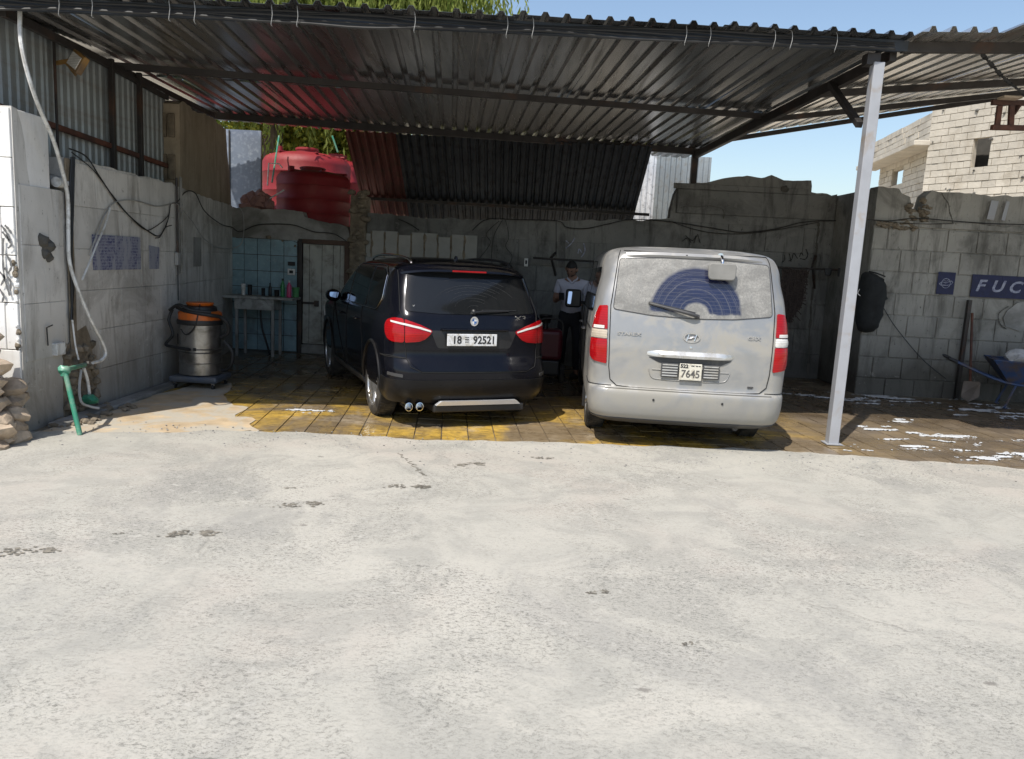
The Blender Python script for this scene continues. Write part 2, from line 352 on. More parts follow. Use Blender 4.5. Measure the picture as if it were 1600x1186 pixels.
# muddy prints and cracks on the yard
def gnd(px, py, z=0):
    d = ray(px, py); t = (z-EYE)/d.z; return Vector((d.x*t, d.y*t, z))
def atY(px, py, Y):
    d = ray(px, py); t = Y/d.y; return Vector((d.x*t, Y, EYE+d.z*t))
def atX(px, py, X):
    d = ray(px, py); t = X/d.x; return Vector((X, d.y*t, EYE+d.z*t))
st = MB()
for px, py, L in [(640, 760, .32), (733, 725, .3), (470, 788, .32), (300, 833, .32), (50, 860, .32), (455, 762, .10), (848, 715, .2), (185, 833, .07), (935, 925, .14), (1075, 1005, .07)]:
    c = gnd(px, py, .0265); an = .25+rnd.uniform(-.2, .2)
    for q in range(int(150*L/.3)):
        if q % 2: u, v = rnd.gauss(-.24, .13), rnd.gauss(0, .085)
        else: u, v = rnd.gauss(.27, .08), rnd.gauss(.01, .085)
        if abs(v) > .19 or rnd.random() < .5: continue
        u *= L; v *= L; x = c.x+u*math.cos(an)-v*math.sin(an); y = c.y+u*math.sin(an)+v*math.cos(an); r = rnd.uniform(.004, .012)*(L/.3)**.5; a0 = rnd.random()*6; pts = []
        for k in range(5): pts.append((x+r*1.5*rnd.uniform(.5, 1.2)*math.cos(a0+k*1.256), y+r*rnd.uniform(.5, 1.2)*math.sin(a0+k*1.256), .0252+q*.00001))
        st.add(pts, [tuple(range(5))])
for k in range(22):       # crack running to the prints
    a = gnd(625+k*1.7, 708+k*1.6, .0265); st.box((a.x+rnd.uniform(-.02, .02), a.y, .0245), (rnd.uniform(.01, .045), rnd.uniform(.004, .012), .001), rnd.uniform(-.7, .1))
tag(st.build('muddy_footprints', M_STAIN, fixn=False), kind='stuff')
# soap foam
fm = MB()
FOAMS = []
def foam(path, w, seed): FOAMS.append(([Vector((x, y, 0)) for x, y in path], w))
def G(*pp): return [(gnd(x, y).x, gnd(x, y).y) for x, y in pp]
foam(G((1305, 695), (1340, 700), (1380, 703), (1420, 704)), .07, 1)
foam(G((1345, 668), (1400, 675), (1440, 683), (1475, 686)), .07, 2)
foam(G((1345, 650), (1375, 653), (1410, 660)), .05, 3)
foam(G((1420, 700), (1470, 702), (1503, 706)), .05, 4)
foam(G((1505, 722), (1540, 719), (1570, 715), (1598, 716)), .07, 5)
foam(G((1460, 690), (1500, 695), (1560, 690)), .03, 6)
foam(G((1350, 624), (1420, 626), (1480, 631), (1530, 637), (1600, 648)), .17, 7)
foam(G((1225, 614), (1270, 619), (1300, 624), (1335, 628)), .11, 8)
foam(G((1480, 637), (1540, 645), (1590, 650)), .10, 9)
foam(G((465, 642), (485, 643), (500, 641)), .07, 10)
foam(G((1495, 652), (1530, 655), (1600, 656)), .04, 12)
foam(G((1350, 690), (1430, 688), (1500, 684), (1600, 690)), .02, 13)
def foam_field(x, y):
    p = Vector((x, y, 0)); m = 0
    for P, w in FOAMS:
        for a_, b_ in zip(P[:-1], P[1:]):
            ab = b_-a_; t_ = max(0, min(1, (p-a_).dot(ab)/ab.length_squared)); d = (p-(a_+ab*t_)).length
            W_ = w*2.6
            if d < W_*2: m = max(m, math.exp(-(d/W_)**2))
    if m < .10: return 0
    u, v = x+.35*y, y-.10*x
    return m*.62+1.05*noise.noise(Vector((u*1.5, v*9, 1)))+.55*noise.noise(Vector((u*5, v*17, 2)))+.4*noise.noise(Vector((u*16, v*36, 3)))+.35*noise.noise(Vector((u*45, v*70, 3)))-.78
def foam_patch(x0, x1, y0, y1, h=.022):
    nx = int((x1-x0)/h); ny = int((y1-y0)/h); F_ = [[foam_field(x0+i*h, y0+j*h) for i in range(nx+1)] for j in range(ny+1)]; idx = {}; vs = []; fs = []
    for j in range(ny):
        for i in range(nx):
            if (F_[j][i]+F_[j+1][i]+F_[j][i+1]+F_[j+1][i+1])/4 > 0:
                q = []
                for (a_, b_) in ((i, j), (i+1, j), (i+1, j+1), (i, j+1)):
                    if (a_, b_) not in idx:
                        idx[(a_, b_)] = len(vs); vs.append((x0+a_*h+.4*h*noise.noise(Vector((a_*.9, b_*.9, 0))), y0+b_*h+.4*h*noise.noise(Vector((a_*.9, b_*.9, 7))), .0165+max(0, min(.012, F_[b_][a_]*.03))))
                    q.append(idx[(a_, b_)])
                fs.append(tuple(q))
    fm.add(vs, fs)
foam_patch(3.0, 6.6, 6.7, 9.3, .013); foam_patch(3.2, 7.6, 9.3, 11.05, .022); foam_patch(-2.6, -1.2, 7.0, 8.4, .013)
tag(fm.build('soap_foam', M_FOAM, smooth=True), kind='stuff')
# damp drain strip by the left wall
g = MB(); g.bx((-4.04, 6.6, 0), (-3.88, 9.2, .05)); tag(g.build('wall_footing', M_CEMENT, bevel=.012), kind='structure')
# ---------------- walls ----------------
def block_face(root, org, ux, n, width, z0, zf, bw, bh, m, gap=.006, thick=.03, skip=None, name='block', inset=.004, bevel=.004, limit=280):
    """running-bond facing blocks on a wall core. org: start point, ux: unit vector along, n: outward normal, zf(u): usable height"""
    ux = Vector(ux); n = Vector(n); org = Vector(org); cache = {}; cnt = 0
    R = Matrix((ux, n, Vector((0, 0, 1)))).transposed().to_4x4()
    row = 0; z = z0
    while True:
        u = -(bw/2 if row % 2 else 0)
        any_ = False
        while u < width-1e-4:
            a, b = max(u, 0), min(u+bw, width); u += bw
            if b-a < .06: continue
            top = min(zf(a+.01), zf((a+b)/2), zf(b-.01))
            if z+bh > top+.02: continue
            any_ = True
            if skip and skip((a+b)/2, z+bh/2): continue
            w = round(b-a, 3); key = (w, rnd.randrange(3))
            if key not in cache:
                mb = MB(); j = key[1]*.0015
                mb.box((0, -thick/2, 0), (w-gap-j, thick, bh-gap-j*.7)); o = mb.build(name, m, root, bevel=bevel, seg=1); cache[key] = o
                ob = o
            else: ob = inst(cache[key], root); 
            if ob is not cache[key] and bevel:
                bv = ob.modifiers.new('bevel', 'BEVEL'); bv.width = bevel; bv.segments = 1
            p = org+ux*((a+b)/2)+n*(thick*.5+rnd.uniform(-inset, inset)+.004)+Vector((0, 0, z+bh/2))
            ob.matrix_local = Matrix.Translation(p)@R@Matrix.Rotation(rnd.uniform(-.002, .002), 4, 'Y')
            cnt += 1
        if not any_ and row > 2: break
        row += 1; z += bh
        if z > 8 or cnt > limit: break
    return cnt
def lerpf(pts):
    xs = [p[0] for p in pts]; ys = [p[1] for p in pts]
    return lambda x: float(np.interp(x, xs, ys))
def rough_prism(profile, fn, d, seed=0, amp=.03, step=.07, z0=0):
    """wall polygon with a broken top edge. profile: [(u,z)] top line, left to right"""
    P = []
    for a, b in zip(profile[:-1], profile[1:]):
        L = math.hypot(b[0]-a[0], b[1]-a[1]); k = max(1, int(L/step))
        for i in range(k):
            u = a[0]+(b[0]-a[0])*i/k; z = a[1]+(b[1]-a[1])*i/k
            P.append((u+(amp*.5*noise.noise(Vector((u*9, z*9, seed))) if i else 0), z+amp*noise.noise(Vector((u*5, seed, z*3)))+amp*.5*noise.noise(Vector((u*19, seed, z*3)))))
    P.append(profile[-1])
    P = P+[(profile[-1][0], z0), (profile[0][0], z0)]
    mb = MB(); r = delaunay_2d_cdt([Vector(p) for p in P], [], [list(range(len(P)))], 1, 1e-6)
    V = [fn(p.x, p.y, 0) for p in r[0]]; n = len(V); mb.add(V, [tuple(f) for f in r[2]]); mb.add([fn(p.x, p.y, d) for p in r[0]], [tuple(f)[::-1] for f in r[2]])
    m = len(P); mb.add([fn(u, z, 0) for u, z in P]+[fn(u, z, d) for u, z in P], [(i, (i+1) % m, (i+1) % m+m, i+m) for i in range(m)])
    return mb
# back wall, main stretch (Y = 12.5, faces -Y)
YB = 12.5
bw_ = empty('back_wall', (0, YB, 0), label='long dark grey cement block wall behind the two parked cars', cat='wall')
fnB = lambda u, z, d: (u, d+.0, z)
prof = [(-2.42, 2.30), (-1.6, 2.26), (-.7, 2.27), (.3, 2.31), (1.0, 2.34), (2.0, 2.40), (2.36, 2.44), (2.40, 2.75), (2.47, 2.95), (2.9, 3.03), (3.3, 3.12), (3.9, 3.17), (4.1, 3.13), (4.53, 3.12), (4.55, 2.95), (4.96, 2.94)]
rough_prism(prof, fnB, .22, 3, .035).build('wall_core', M_WALLB, bw_)
blk_top = lerpf([(-2.42, 2.1), (2.3, 2.1), (2.6, 2.45), (4.95, 2.45)])
block_face(bw_, (-2.4, 0, .0), (1, 0, 0), (0, -1, 0), 7.35, .0, lambda u: blk_top(u-2.4), .60, .40, M_WALLB, gap=.005, thick=.022, inset=.0015,
           skip=lambda u, z: (u-2.4 < -.66 and 1.6 < z < 2.02) or rnd.random() < .02)
# white tiles glued high on the wall
for i in range(9):
    a = -2.55+.2107*i
    h = .40+(.02 if i % 3 else -.03)
    mb = MB(); mb.bx((a+.006, -.045, 1.60), (a+.206, -.024, 1.60+h)); o = mb.build('tile', M_TILEW, bw_, bevel=.004, seg=1)
    if i < 8:
        mb = MB()
        P = [(a+.196+.02*noise.noise(Vector((z*9, i, 0))), z) for z in np.linspace(1.6, 2.0, 9)]
        Q = [(a+.225+.035*noise.noise(Vector((z*8, i+9, 0))), z) for z in np.linspace(2.0, 1.6, 9)]
        mb.prism(P+Q, lambda u, v, d: (u, -.0475+d, v), .01); tag(mb.build('mortar_smear', M_RUBBLE, bw_), kind='stuff')
mb = MB(); mb.bx((-2.50, -.05, 1.44), (-.66, -.024, 1.598)); mb.build('tile_row_plaster', M_CEMENT, bw_, bevel=.01)
# plaster bands, seams on the upper right of the wall
mb = MB(); mb.bx((2.45, -.036, 2.53), (4.945, -.001, 2.90)); mb.build('plaster_band', M_WALLB, bw_, bevel=.012)
mb = MB(); mb.bx((2.38, -.030, 2.905), (4.53, -.001, 2.99)); mb.build('plaster_band', M_WALLB, bw_, bevel=.01)
# crack lines
def crack(root, pts, y, w=.012, seed=0, mt=None, d=.004):
    mb = MB(); P = catmull([Vector((p[0], 0, p[1])) for p in pts], 8)
    P = [q+Vector((.02*noise.noise(q*7+Vector((seed, 0, 0))), 0, .02*noise.noise(q*7+Vector((0, 0, seed+4))))) for q in P]
    for a, b in zip(P[:-1], P[1:]):
        t = (b-a).normalized(); q = Vector((-t.z, 0, t.x))*w*.5*(.5+rnd.random())
        mb.prism([(a-q).xz[:], (a+q).xz[:], (b+q).xz[:], (b-q).xz[:]], lambda u, v, dd: (u, y+dd, v), d)
    return mb.build('crack', mt or M_DARKIN, root)
def pB(px, py, Y=YB):
    q = atY(px, py, Y); return (q.x, q.z)
crack(bw_, [pB(1062, 325), pB(1090, 322), pB(1122, 324), pB(1130, 332), pB(1130, 343)], -.042, .012, 1)
crack(bw_, [pB(1278, 348), pB(1272, 420), pB(1265, 500), pB(1262, 595)], -.034, .03, 2)
mb = MB(); mb.rock((pB(1225, 296)[0], -.0, pB(1225, 296)[1]), .07, 5, 2, .8); mb.build('bullet_hole_patch', M_DARKIN, bw_)
# end pillar between door and wall
pl = empty('rubble_pillar', (0, YB, 0), label='rough brown rubble pillar between the door and the tiled wall strip', cat='pillar')
mb = MB(); mb.bx((-2.68, -.10, 0), (-2.425, .30, 2.55)); mb.build('core', M_RUBBLE, pl, bevel=.03)
sm = MB()
for k in range(60):
    sm.rock((-2.67+rnd.random()*.25, -.10+rnd.uniform(-.01, .02), rnd.random()*2.6), rnd.uniform(.03, .085), k, 1, .8)
tag(sm.build('rubble_face', M_RUBBLE, pl), kind='stuff')
# tiled alcove wall
al = empty('tiled_alcove_wall', (0, YB, 0), label='low wall with pale blue glazed tiles behind the sink bench', cat='wall')
alp = [(-4.62, 2.28), (-3.9, 2.27), (-3.45, 2.26), (-3.42, 2.16), (-3.1, 2.12), (-2.74, 2.06), (-2.70, 1.95)]
mb = rough_prism([p for p in alp], fnB, .22, 8, .03, z0=1.80); mb.build('top_plaster', M_CEMENT, al)
mb = MB(); mb.bx((-4.62, 0, 0), (-3.52, .22, 1.80)); mb.build('wall_core', M_DARKIN, al)
tiles = []
for r in range(7):
    for c in range(5):
        a = -4.585+c*.212; z = .02+r*.255
        if a+.212 > -3.50: continue
        tiles.append((a, z))
tl = MB(); tl.box((0, -.008, 0), (.202, .016, .245)); t0 = tl.build('tile', M_TILE, al, bevel=.003, seg=1)
for i, (a, z) in enumerate(tiles):
    o = t0 if i == 0 else inst(t0, al); o.location = (a+.106, rnd.uniform(-.002, .002), z+.125); o.rotation_euler = (0, rnd.uniform(-.006, .006), 0)
crack(al, [(-4.5, 1.80), (-3.9, 1.80), (-3.52, 1.77)], -.019, .008, 3)
for (x, z, r) in [(-3.98, 1.83, .035), (-3.76, 1.78, .02), (-3.56, 1.71, .025)]:
    mb = MB(); mb.rock((x, -.012, z), r, int(x*9), 1); mb.build('broken_spot', M_RUBBLE, al)
# door
dr = empty('plank_door', (0, YB, 0), label='pale weathered plank door in a brown frame beside the tiled alcove', cat='door')
M_DOOR = mat('weathered_door_paint', (.40, .40, .36), .7, var=.15, scale=6, bump=.15, dirt=(.20, .19, .16), dscale=5)
M_DFR = mat('brown_door_frame', (.085, .05, .035), .7, var=.3, bump=.2)
for (a, b) in ((-3.50, -3.44), (-2.765, -2.69)):
    mb = MB(); mb.bx((a, -.05, 0), (b, .08, 1.83)); mb.build('door_frame_post', M_DFR if a > -3 else M_BLACKM, dr, bevel=.004)
mb = MB(); mb.bx((-3.44, -.05, 1.76), (-2.765, .08, 1.83)); mb.build('door_lintel', M_DFR, dr, bevel=.004)
xs = [-3.435, -3.33, -3.13, -2.95, -2.84, -2.77]
for a, b in zip(xs[:-1], xs[1:]):
    mb = MB(); mb.bx((a+.003, -.005, .16), (b-.003, .025, 1.755)); mb.build('plank', M_DOOR, dr, bevel=.003, seg=1)
mb = MB(); mb.bx((-3.44, -.028, .80), (-3.20, -.008, .835)); mb.bx((-3.24, -.05, .77), (-3.17, -.008, .86)); mb.build('bolt', M_BLACKM, dr, bevel=.004)
mb = MB(); mb.bx((-3.44, -.05, 0), (-2.765, .06, .15)); mb.build('threshold', M_CEMENT, dr, bevel=.01)
# right wall (Y=11.1)
YR = 11.1; XR = 4.96
rw = empty('right_wall', (0, YR, 0), label='weathered grey block wall at right with painted blue lettering', cat='wall')
prof = [(XR, 2.93), (5.25, 2.90), (5.30, 2.83), (5.42, 2.80), (5.48, 2.62), (5.60, 2.60), (5.64, 2.84), (5.72, 2.91), (6.4, 2.90), (7.2, 2.88), (8.5, 2.87), (12.5, 2.85)]
rough_prism(prof, fnB, .25, 12, .03).build('wall_core', M_WALLR, rw)
mb = MB(); mb.bx((XR, .255, 0), (XR+.22, YB-YR+.24, 2.92)); mb.build('return_wall', M_WALLR, rw, bevel=.015)
broken = lambda u, z: (1.1 < u < 1.6 and z > 2.3) or (u > 2.05 and u < 2.9 and 1.0 < z < 1.35 and rnd.random() < .0)
block_face(rw, (XR, 0, 0), (1, 0, 0), (0, -1, 0), 5.6, -.06, lambda u: 2.42, .42, .305, M_WALLR, gap=.010, thick=.026, inset=.005, bevel=.006, skip=broken)
mb = rough_prism([(XR+.005, 2.47), (5.9, 2.49), (7, 2.46), (10.5, 2.47)], lambda u, z, d: (u, -.045+d, 4.9-z if False else z), .045, 5, .03, z0=2.40)
mb.build('plaster_band', M_WALLR, rw)
rb = MB()
for k in range(34): rb.rock((5.36+rnd.random()*.35, -.01+rnd.uniform(-.02, .03), 2.42+rnd.random()*.35), rnd.uniform(.02, .06), k, 1, .8)
for k in range(40): rb.rock((4.99+rnd.random()*.55, -.03+rnd.uniform(-.02, .01), 2.36+rnd.random()*.08), rnd.uniform(.015, .04), k+50, 1, .8)
tag(rb.build('broken_rubble', M_RUBBLE, rw), kind='stuff')
crack(rw, [(5.85, 2.88), (5.95, 2.75), (6.02, 2.6), (6.05, 2.48)], -.006, .012, 4)
crack(rw, [(6.98, 1.36), (6.9, 1.30), (6.85, 1.22), (6.9, 1.12), (7.0, 1.05)], -.040, .012, 5)
mb = MB(); P = [(6.93, 1.2), (6.97, 1.3), (7.1, 1.42), (7.4, 1.5), (7.7, 1.3), (7.6, 1.1), (7.2, 1.02), (6.98, 1.08)]
mb.prism(P, lambda u, v, d: (u, -.040+d, v), .008); mb.build('render_patch', M_CEMENT, rw)
# slots of sunlight near the wall top, put in as pale strips
for a in (6.52, 6.70):
    mb = MB(); mb.box((a+.04, -.05, 2.68), (.10 if a < 6.6 else .05, .006, .26), R=Matrix.Rotation(.12, 3, 'Y')); o = mb.build('sunlight_slot', M_WHITEP, rw)
# painted signs on the right wall
M_NAVY = mat('navy_wall_paint', (.008, .012, .06), .6, var=.3, scale=20, bump=.2, dirt=(.03, .034, .08), dscale=14, dlo=.6, dhi=.75)
M_LETTER = mat('faded_white_paint', (.36, .38, .47), .7, var=.25, scale=30, bump=.1, dirt=(.15, .16, .26), dscale=18)
def XY_M(p, sc=1, rotY=0):   # text in XZ plane facing -Y
    return Matrix.Translation(p)@Matrix.Rotation(PI/2, 4, 'X')
mb = MB(); mb.bx((5.935, -.036, 1.49), (6.18, -.0335, 1.80)); mb.build('emblem_panel', M_NAVY, rw)
em = MB(); c = (6.057, 1.645)
ring = [(c[0]+.062*math.cos(a), c[1]+.066*math.sin(a)) for a in np.linspace(0, 2*PI, 25)]
em.tube([(x, -.0375, z) for x, z in ring], .005, 4)
em.tube([(c[0]-.095, -.0375, c[1]-.01), (c[0]-.07, -.0375, c[1]-.028), (c[0]+.02, -.0375, c[1]-.028), (c[0]+.08, -.0375, c[1]-.008), (c[0]+.095, -.0375, c[1]+.02), (c[0]+.07, -.0375, c[1]+.035)], .006, 4)
em.tube([(c[0]-.095, -.0375, c[1]-.01), (c[0]-.05, -.0375, c[1]+.018), (c[0]+.0, -.0375, c[1]+.005), (c[0]+.04, -.0375, c[1]+.025), (c[0]+.07, -.0375, c[1]+.035)], .006, 4)
em.tube([(c[0]-.04, -.0375, c[1]+.04), (c[0]+.0, -.0375, c[1]+.03), (c[0]+.04, -.0375, c[1]+.05)], .004, 4)
em.build('emblem', M_LETTER, rw)
for i in range(4):
    a = 6.42+i*.425; mb = MB(); mb.bx((a, -.036, 1.475), (a+.4235, -.0335, 1.79)); mb.build('sign_panel', M_NAVY, rw)
for i, ch in enumerate('FUCHS'):
    o = text_mesh(ch, .235, M_LETTER, 'letter', rw, XY_M((6.535+i*.245, -.0375, 1.63)), depth=.001, shear=.28, bold=.006, font_scale=(1.05, .95))
# Arabic scrawl above the clothes rail, and strokes elsewhere
M_SCRAWL = mat('charcoal_scrawl', (.045, .043, .04), .95, bump=0)
def scrawl(root, strokes, w=.010, mt=None, fn=None, name='graffiti_stroke'):
    for s in strokes:
        mb = MB(); P = catmull([Vector((p[0], p[1], 0)) for p in s], 7); n = len(P); L = []; Rr = []
        for i, p in enumerate(P):
            t = (P[min(i+1, n-1)]-P[max(0, i-1)]); t = t.normalized() if t.length > 0 else Vector((1, 0, 0)); q = Vector((-t.y, t.x, 0))*w*(.5+.5*abs(math.cos(i*.6)))*.6
            L.append(p-q); Rr.append(p+q)
        V = [fn(p.x, p.y) for p in L]+[fn(p.x, p.y) for p in Rr]
        mb.add(V, [(i, i+1, i+1+n, i+n) for i in range(n-1)]); mb.build(name, mt or M_SCRAWL, root, fixn=False)
def pxs(root_y, Y, off):
    return lambda px, py: (lambda q: (q.x, off, q.z))(atY(px, py, Y))
scrawl(bw_, [[(1259, 389), (1262, 398), (1258, 405), (1250, 404)], [(1249, 401), (1252, 395), (1255, 400)], [(1246, 404), (1240, 396), (1237, 405), (1232, 408)], [(1233, 396), (1236, 409)], [(1225, 398), (1226, 406), (1221, 410)]], 1.5, fn=pxs(0, YB-.03, -.034))
scrawl(bw_, [[(1066, 377), (1074, 372), (1080, 380)], [(1071, 368), (1082, 376), (1088, 368), (1084, 380)], [(1090, 366), (1094, 380)]], 1.4, fn=pxs(0, YB-.03, -.034))
scrawl(bw_, [[(884, 388), (893, 380), (898, 372)], [(889, 380), (884, 376)], [(903, 396), (905, 389), (909, 395)], [(912, 380), (914, 392), (908, 402)]], 1.5, mt=M_LETTER, fn=pxs(0, YB-.03, -.034))
# ---------------- left wall (faces +X, X=-4.1) ----------------
XL = -4.1
lw = empty('left_wall', (XL, 0, 0), label='pale stone-faced boundary wall on the left with a faded blue sign', cat='wall')
fnL = lambda u, z, d: (-d, u, z)
prof = [(6.40, 2.67), (6.47, 2.66), (6.52, 2.55), (6.55, 2.42), (6.57, 2.20), (6.60, 2.07), (7.12, 2.06), (7.14, 2.37), (9.3, 2.35), (9.35, 2.33)]
rough_prism(prof, lambda u, z, d: (-d-.0, u, z), .5, 21, .02, step=.09).build('wall_core', M_WALLL, lw)
SKW = lambda u: -.15*max(0, u-9.35)
rough_prism([(9.352, 2.33), (10.5, 2.31), (12.52, 2.29)], lambda u, z, d: (-d+SKW(u), u, z), .5, 22, .02, step=.09).build('wall_core', M_WALLL, lw)
Rz = Matrix(((0, 1), (1, 0)))
sk = Vector((-.15, 1, 0)).normalized()
block_face(lw, (0, 9.355, 0), sk, (sk.y, -sk.x, 0), 3.15, .0, lambda u: 2.31, .88, .39, M_WALLL, gap=.004, thick=.012, inset=.002, bevel=.002)
block_face(lw, (0, 7.16, 0), (0, 1, 0), (1, 0, 0), 2.19, .0, lambda u: 2.36, .88, .39, M_WALLL, gap=.004, thick=.012, inset=.002, bevel=.002,
           skip=lambda u, z: (u < .42 and z < .7))
block_face(lw, (0, 6.44, 0), (0, 1, 0), (1, 0, 0), .6, .60, lambda u: 2.05, .60, .49, M_WALLL, gap=.003, thick=.010, inset=.001, bevel=.002)
# white end face, faces -Y
we = empty('wall_end', (XL, 6.4, 0), label='white end of the left wall with black graffiti', cat='wall')
mb = MB(); mb.bx((-2.6, .0, 0), (-.004, .49, 2.66)); mb.build('wall_core', M_WALLE, we, bevel=.01)
block_face(we, (-2.6, 0, 0), (1, 0, 0), (0, -1, 0), 2.59, -.07, lambda u: 2.67, .62, .39, M_WALLE, gap=.005, thick=.022, inset=.002, bevel=.004)
for z, r in ((1.43, .030), (1.385, .024), (1.34, .034), (1.29, .022), (1.25, .03), (1.19, .025), (1.12, .018), (.92, .025), (.86, .03), (.80, .02), (.74, .035)):
    mb = MB(); mb.rock((-.015-rnd.random()*.02, -.010, z), r*.62, int(z*40), 2, 1.5); mb.build('chipped_edge', M_RUBBLE if int(z*50) % 2 else M_WALLE, we)
scr = [[(8, 352), (14, 358), (19, 365)], [(2, 352), (10, 362), (15, 376)], [(4, 362), (12, 372), (18, 382), (13, 388)], [(10, 396), (16, 408), (18, 418), (13, 426), (8, 418)], [(6, 372), (5, 400), (7, 430), (12, 450), (16, 462)], [(12, 432), (17, 440), (17, 454)], [(0, 425), (7, 434), (2, 446)], [(0, 452), (6, 462), (4, 472)]]
M_GRAF = mat('grey_spray_paint', (.12, .12, .12), .8, bump=0)
scrawl(we, scr, 3.2, mt=M_GRAF, fn=lambda px, py: (lambda q: (q.x-XL, -.0345, q.z))(atY(px, py, 6.37)))
# groove, cable trunk, hole, faded sign on left wall
mb = MB(); mb.bx((.0125, 7.07, .62), (.03, 7.17, 2.36)); mb.build('cable_groove', M_RUBBLE, lw, bevel=.008)
def onL(px, py, off=0): q = atX(px, py, XL+off); return (q.y, q.z)
hole = MB()
for (y, z, r) in ((6.72, 1.62, .06), (6.78, 1.57, .07), (6.74, 1.52, .05), (6.8, 1.48, .045)): hole.rock((.0, y, z), r, int(y*100), 2)
hole.build('wall_hole', M_DARKIN, lw)
cav = MB(); P = [(6.95, .0), (6.96, .35), (6.98, .60), (7.03, .68), (7.10, .72), (7.2, .80), (7.35, .84), (7.42, .72), (7.46, .5), (7.5, .3), (7.52, 0)]
cav.prism(P, lambda u, v, d: (.011-d, u, v), .02); cav.build('cavity_back', M_RUBBLE, lw)
rb = MB()
for k in range(46):
    y = rnd.uniform(6.96, 7.5); z = rnd.uniform(.02, .72); rb.rock((-.0+rnd.random()*.03, y, z), rnd.uniform(.02, .055), k, 1)
for k in range(60):
    rb.rock((.05+rnd.random()*.3, rnd.uniform(6.6, 7.6), .01+rnd.random()*.03), rnd.uniform(.015, .05), k+90, 1, .7)
tag(rb.build('loose_rubble', M_RUBBLE, lw), kind='stuff')
def faded_sign():
    t = NT('faded_blue_print'); p = t.co(); 
    br = t.n('TexBrick', {'Vector': t.map(t.n('CombineXYZ', {0: t.n('SeparateXYZ', {0: p}).outputs[1], 1: t.n('SeparateXYZ', {0: p}).outputs[2]}).outputs[0]), 'Scale': 1, 'Brick Width': .09, 'Row Height': .03, 'Mortar Size': .003, 'Color1': (1, 1, 1, 1), 'Color2': (1, 1, 1, 1), 'Mortar': (.2, .2, .2, 1)}).outputs[0]
    m = t.ramp(t.noise(t.map(p, (1, 3, .7), (2, .35, 0)), 2.1, 6, .75), [(.47, 0), (.53, 1)])
    m2 = t.ramp(t.noise(p, 30, 6, .8), [(.45, .25), (.6, 1)])
    c = t.mix(t.math('MULTIPLY', t.math('MULTIPLY', m, m2), br), (.30, .31, .36), (.03, .035, .15))
    return t.out(Base_Color=c, Roughness=.8, Normal=t.bump(t.noise(p, 40, 4), .2, .003))
M_FADED = faded_sign()
mb = MB(); mb.prism([(7.50, 1.36), (7.50, 1.70), (8.45, 1.70), (8.45, 1.36)], lambda u, v, d: (.0185-d, u, v), .004); mb.build('faded_sign_print', M_FADED, lw)
mb = MB(); mb.prism([(8.65, 1.36), (8.65, 1.62), (8.9, 1.60), (8.88, 1.36)], lambda u, v, d: (.0185-d, u, v), .004); mb.build('faded_sign_print', M_FADED, lw)
mb = MB(); mb.prism([(10.1, 1.37), (10.1, 1.75), (10.5, 1.75), (10.5, 1.37)], lambda u, v, d: (.0195-d+SKW(u), u, v), .006); mb.build('dark_stain_patch', M_CEMENT, lw)
# pillar of higher wall
pp = empty('tall_wall_stub', (XL, 0, 0), label='tall rough brown wall stub rising above the left wall to the roof', cat='wall')
prof = [(9.68, 3.33), (9.85, 3.38), (10.3, 3.36), (11.2, 3.42), (11.9, 3.44), (12.2, 3.40), (12.28, 3.05), (12.40, 2.80), (12.48, 2.5), (12.55, 2.31)]
rough_prism(prof, lambda u, z, d: (-.02-d+SKW(u), u, z), .33, 31, .04, z0=2.28).build('wall_stub_core', M_BROWN, pp)
for (z, h) in ((2.92, .28), (2.42, .3)):
    for k in range(2):
        mb = MB(); mb.bx((-.30+k*.1, 9.64, z), (-.22+k*.1, 9.68, z+h)); mb.build('block_cell', M_RUBBLE, pp, bevel=.01)
# stones stacked at the wall's foot (left)
sp = empty('stone_pile', (-4.3, 6.1, 0), label='pile of loose tan stones against the foot of the white wall end', cat='stone pile')
vars_ = []
for k in range(5):
    mb = MB(); mb.rock((0, 0, 0), .105, k*3+1, 2, .62); o = mb.build('stone', M_STONE, sp, smooth=True, ang=30); vars_.append(o)
cnt = 0
for lev in range(10):
    zz = .055+lev*.092
    for k in range(9):
        x = .36-lev*.03-k*.15+rnd.uniform(-.03, .03)
        for r_ in range(3 if lev < 5 else 2):
            y = -.04-.12*(2-r_)+lev*.03+rnd.uniform(-.03, .03)
            if r_ == 1 and lev > 0: continue
            o = vars_[cnt] if cnt < 5 else inst(vars_[rnd.randrange(5)], sp); cnt += 1
            o.location = (x, y, zz+rnd.uniform(-.02, .02)); o.rotation_euler = (rnd.uniform(-.4, .4), rnd.uniform(-.4, .4), rnd.uniform(0, 6)); s = rnd.uniform(.75, 1.2); o.scale = (s, s, s)
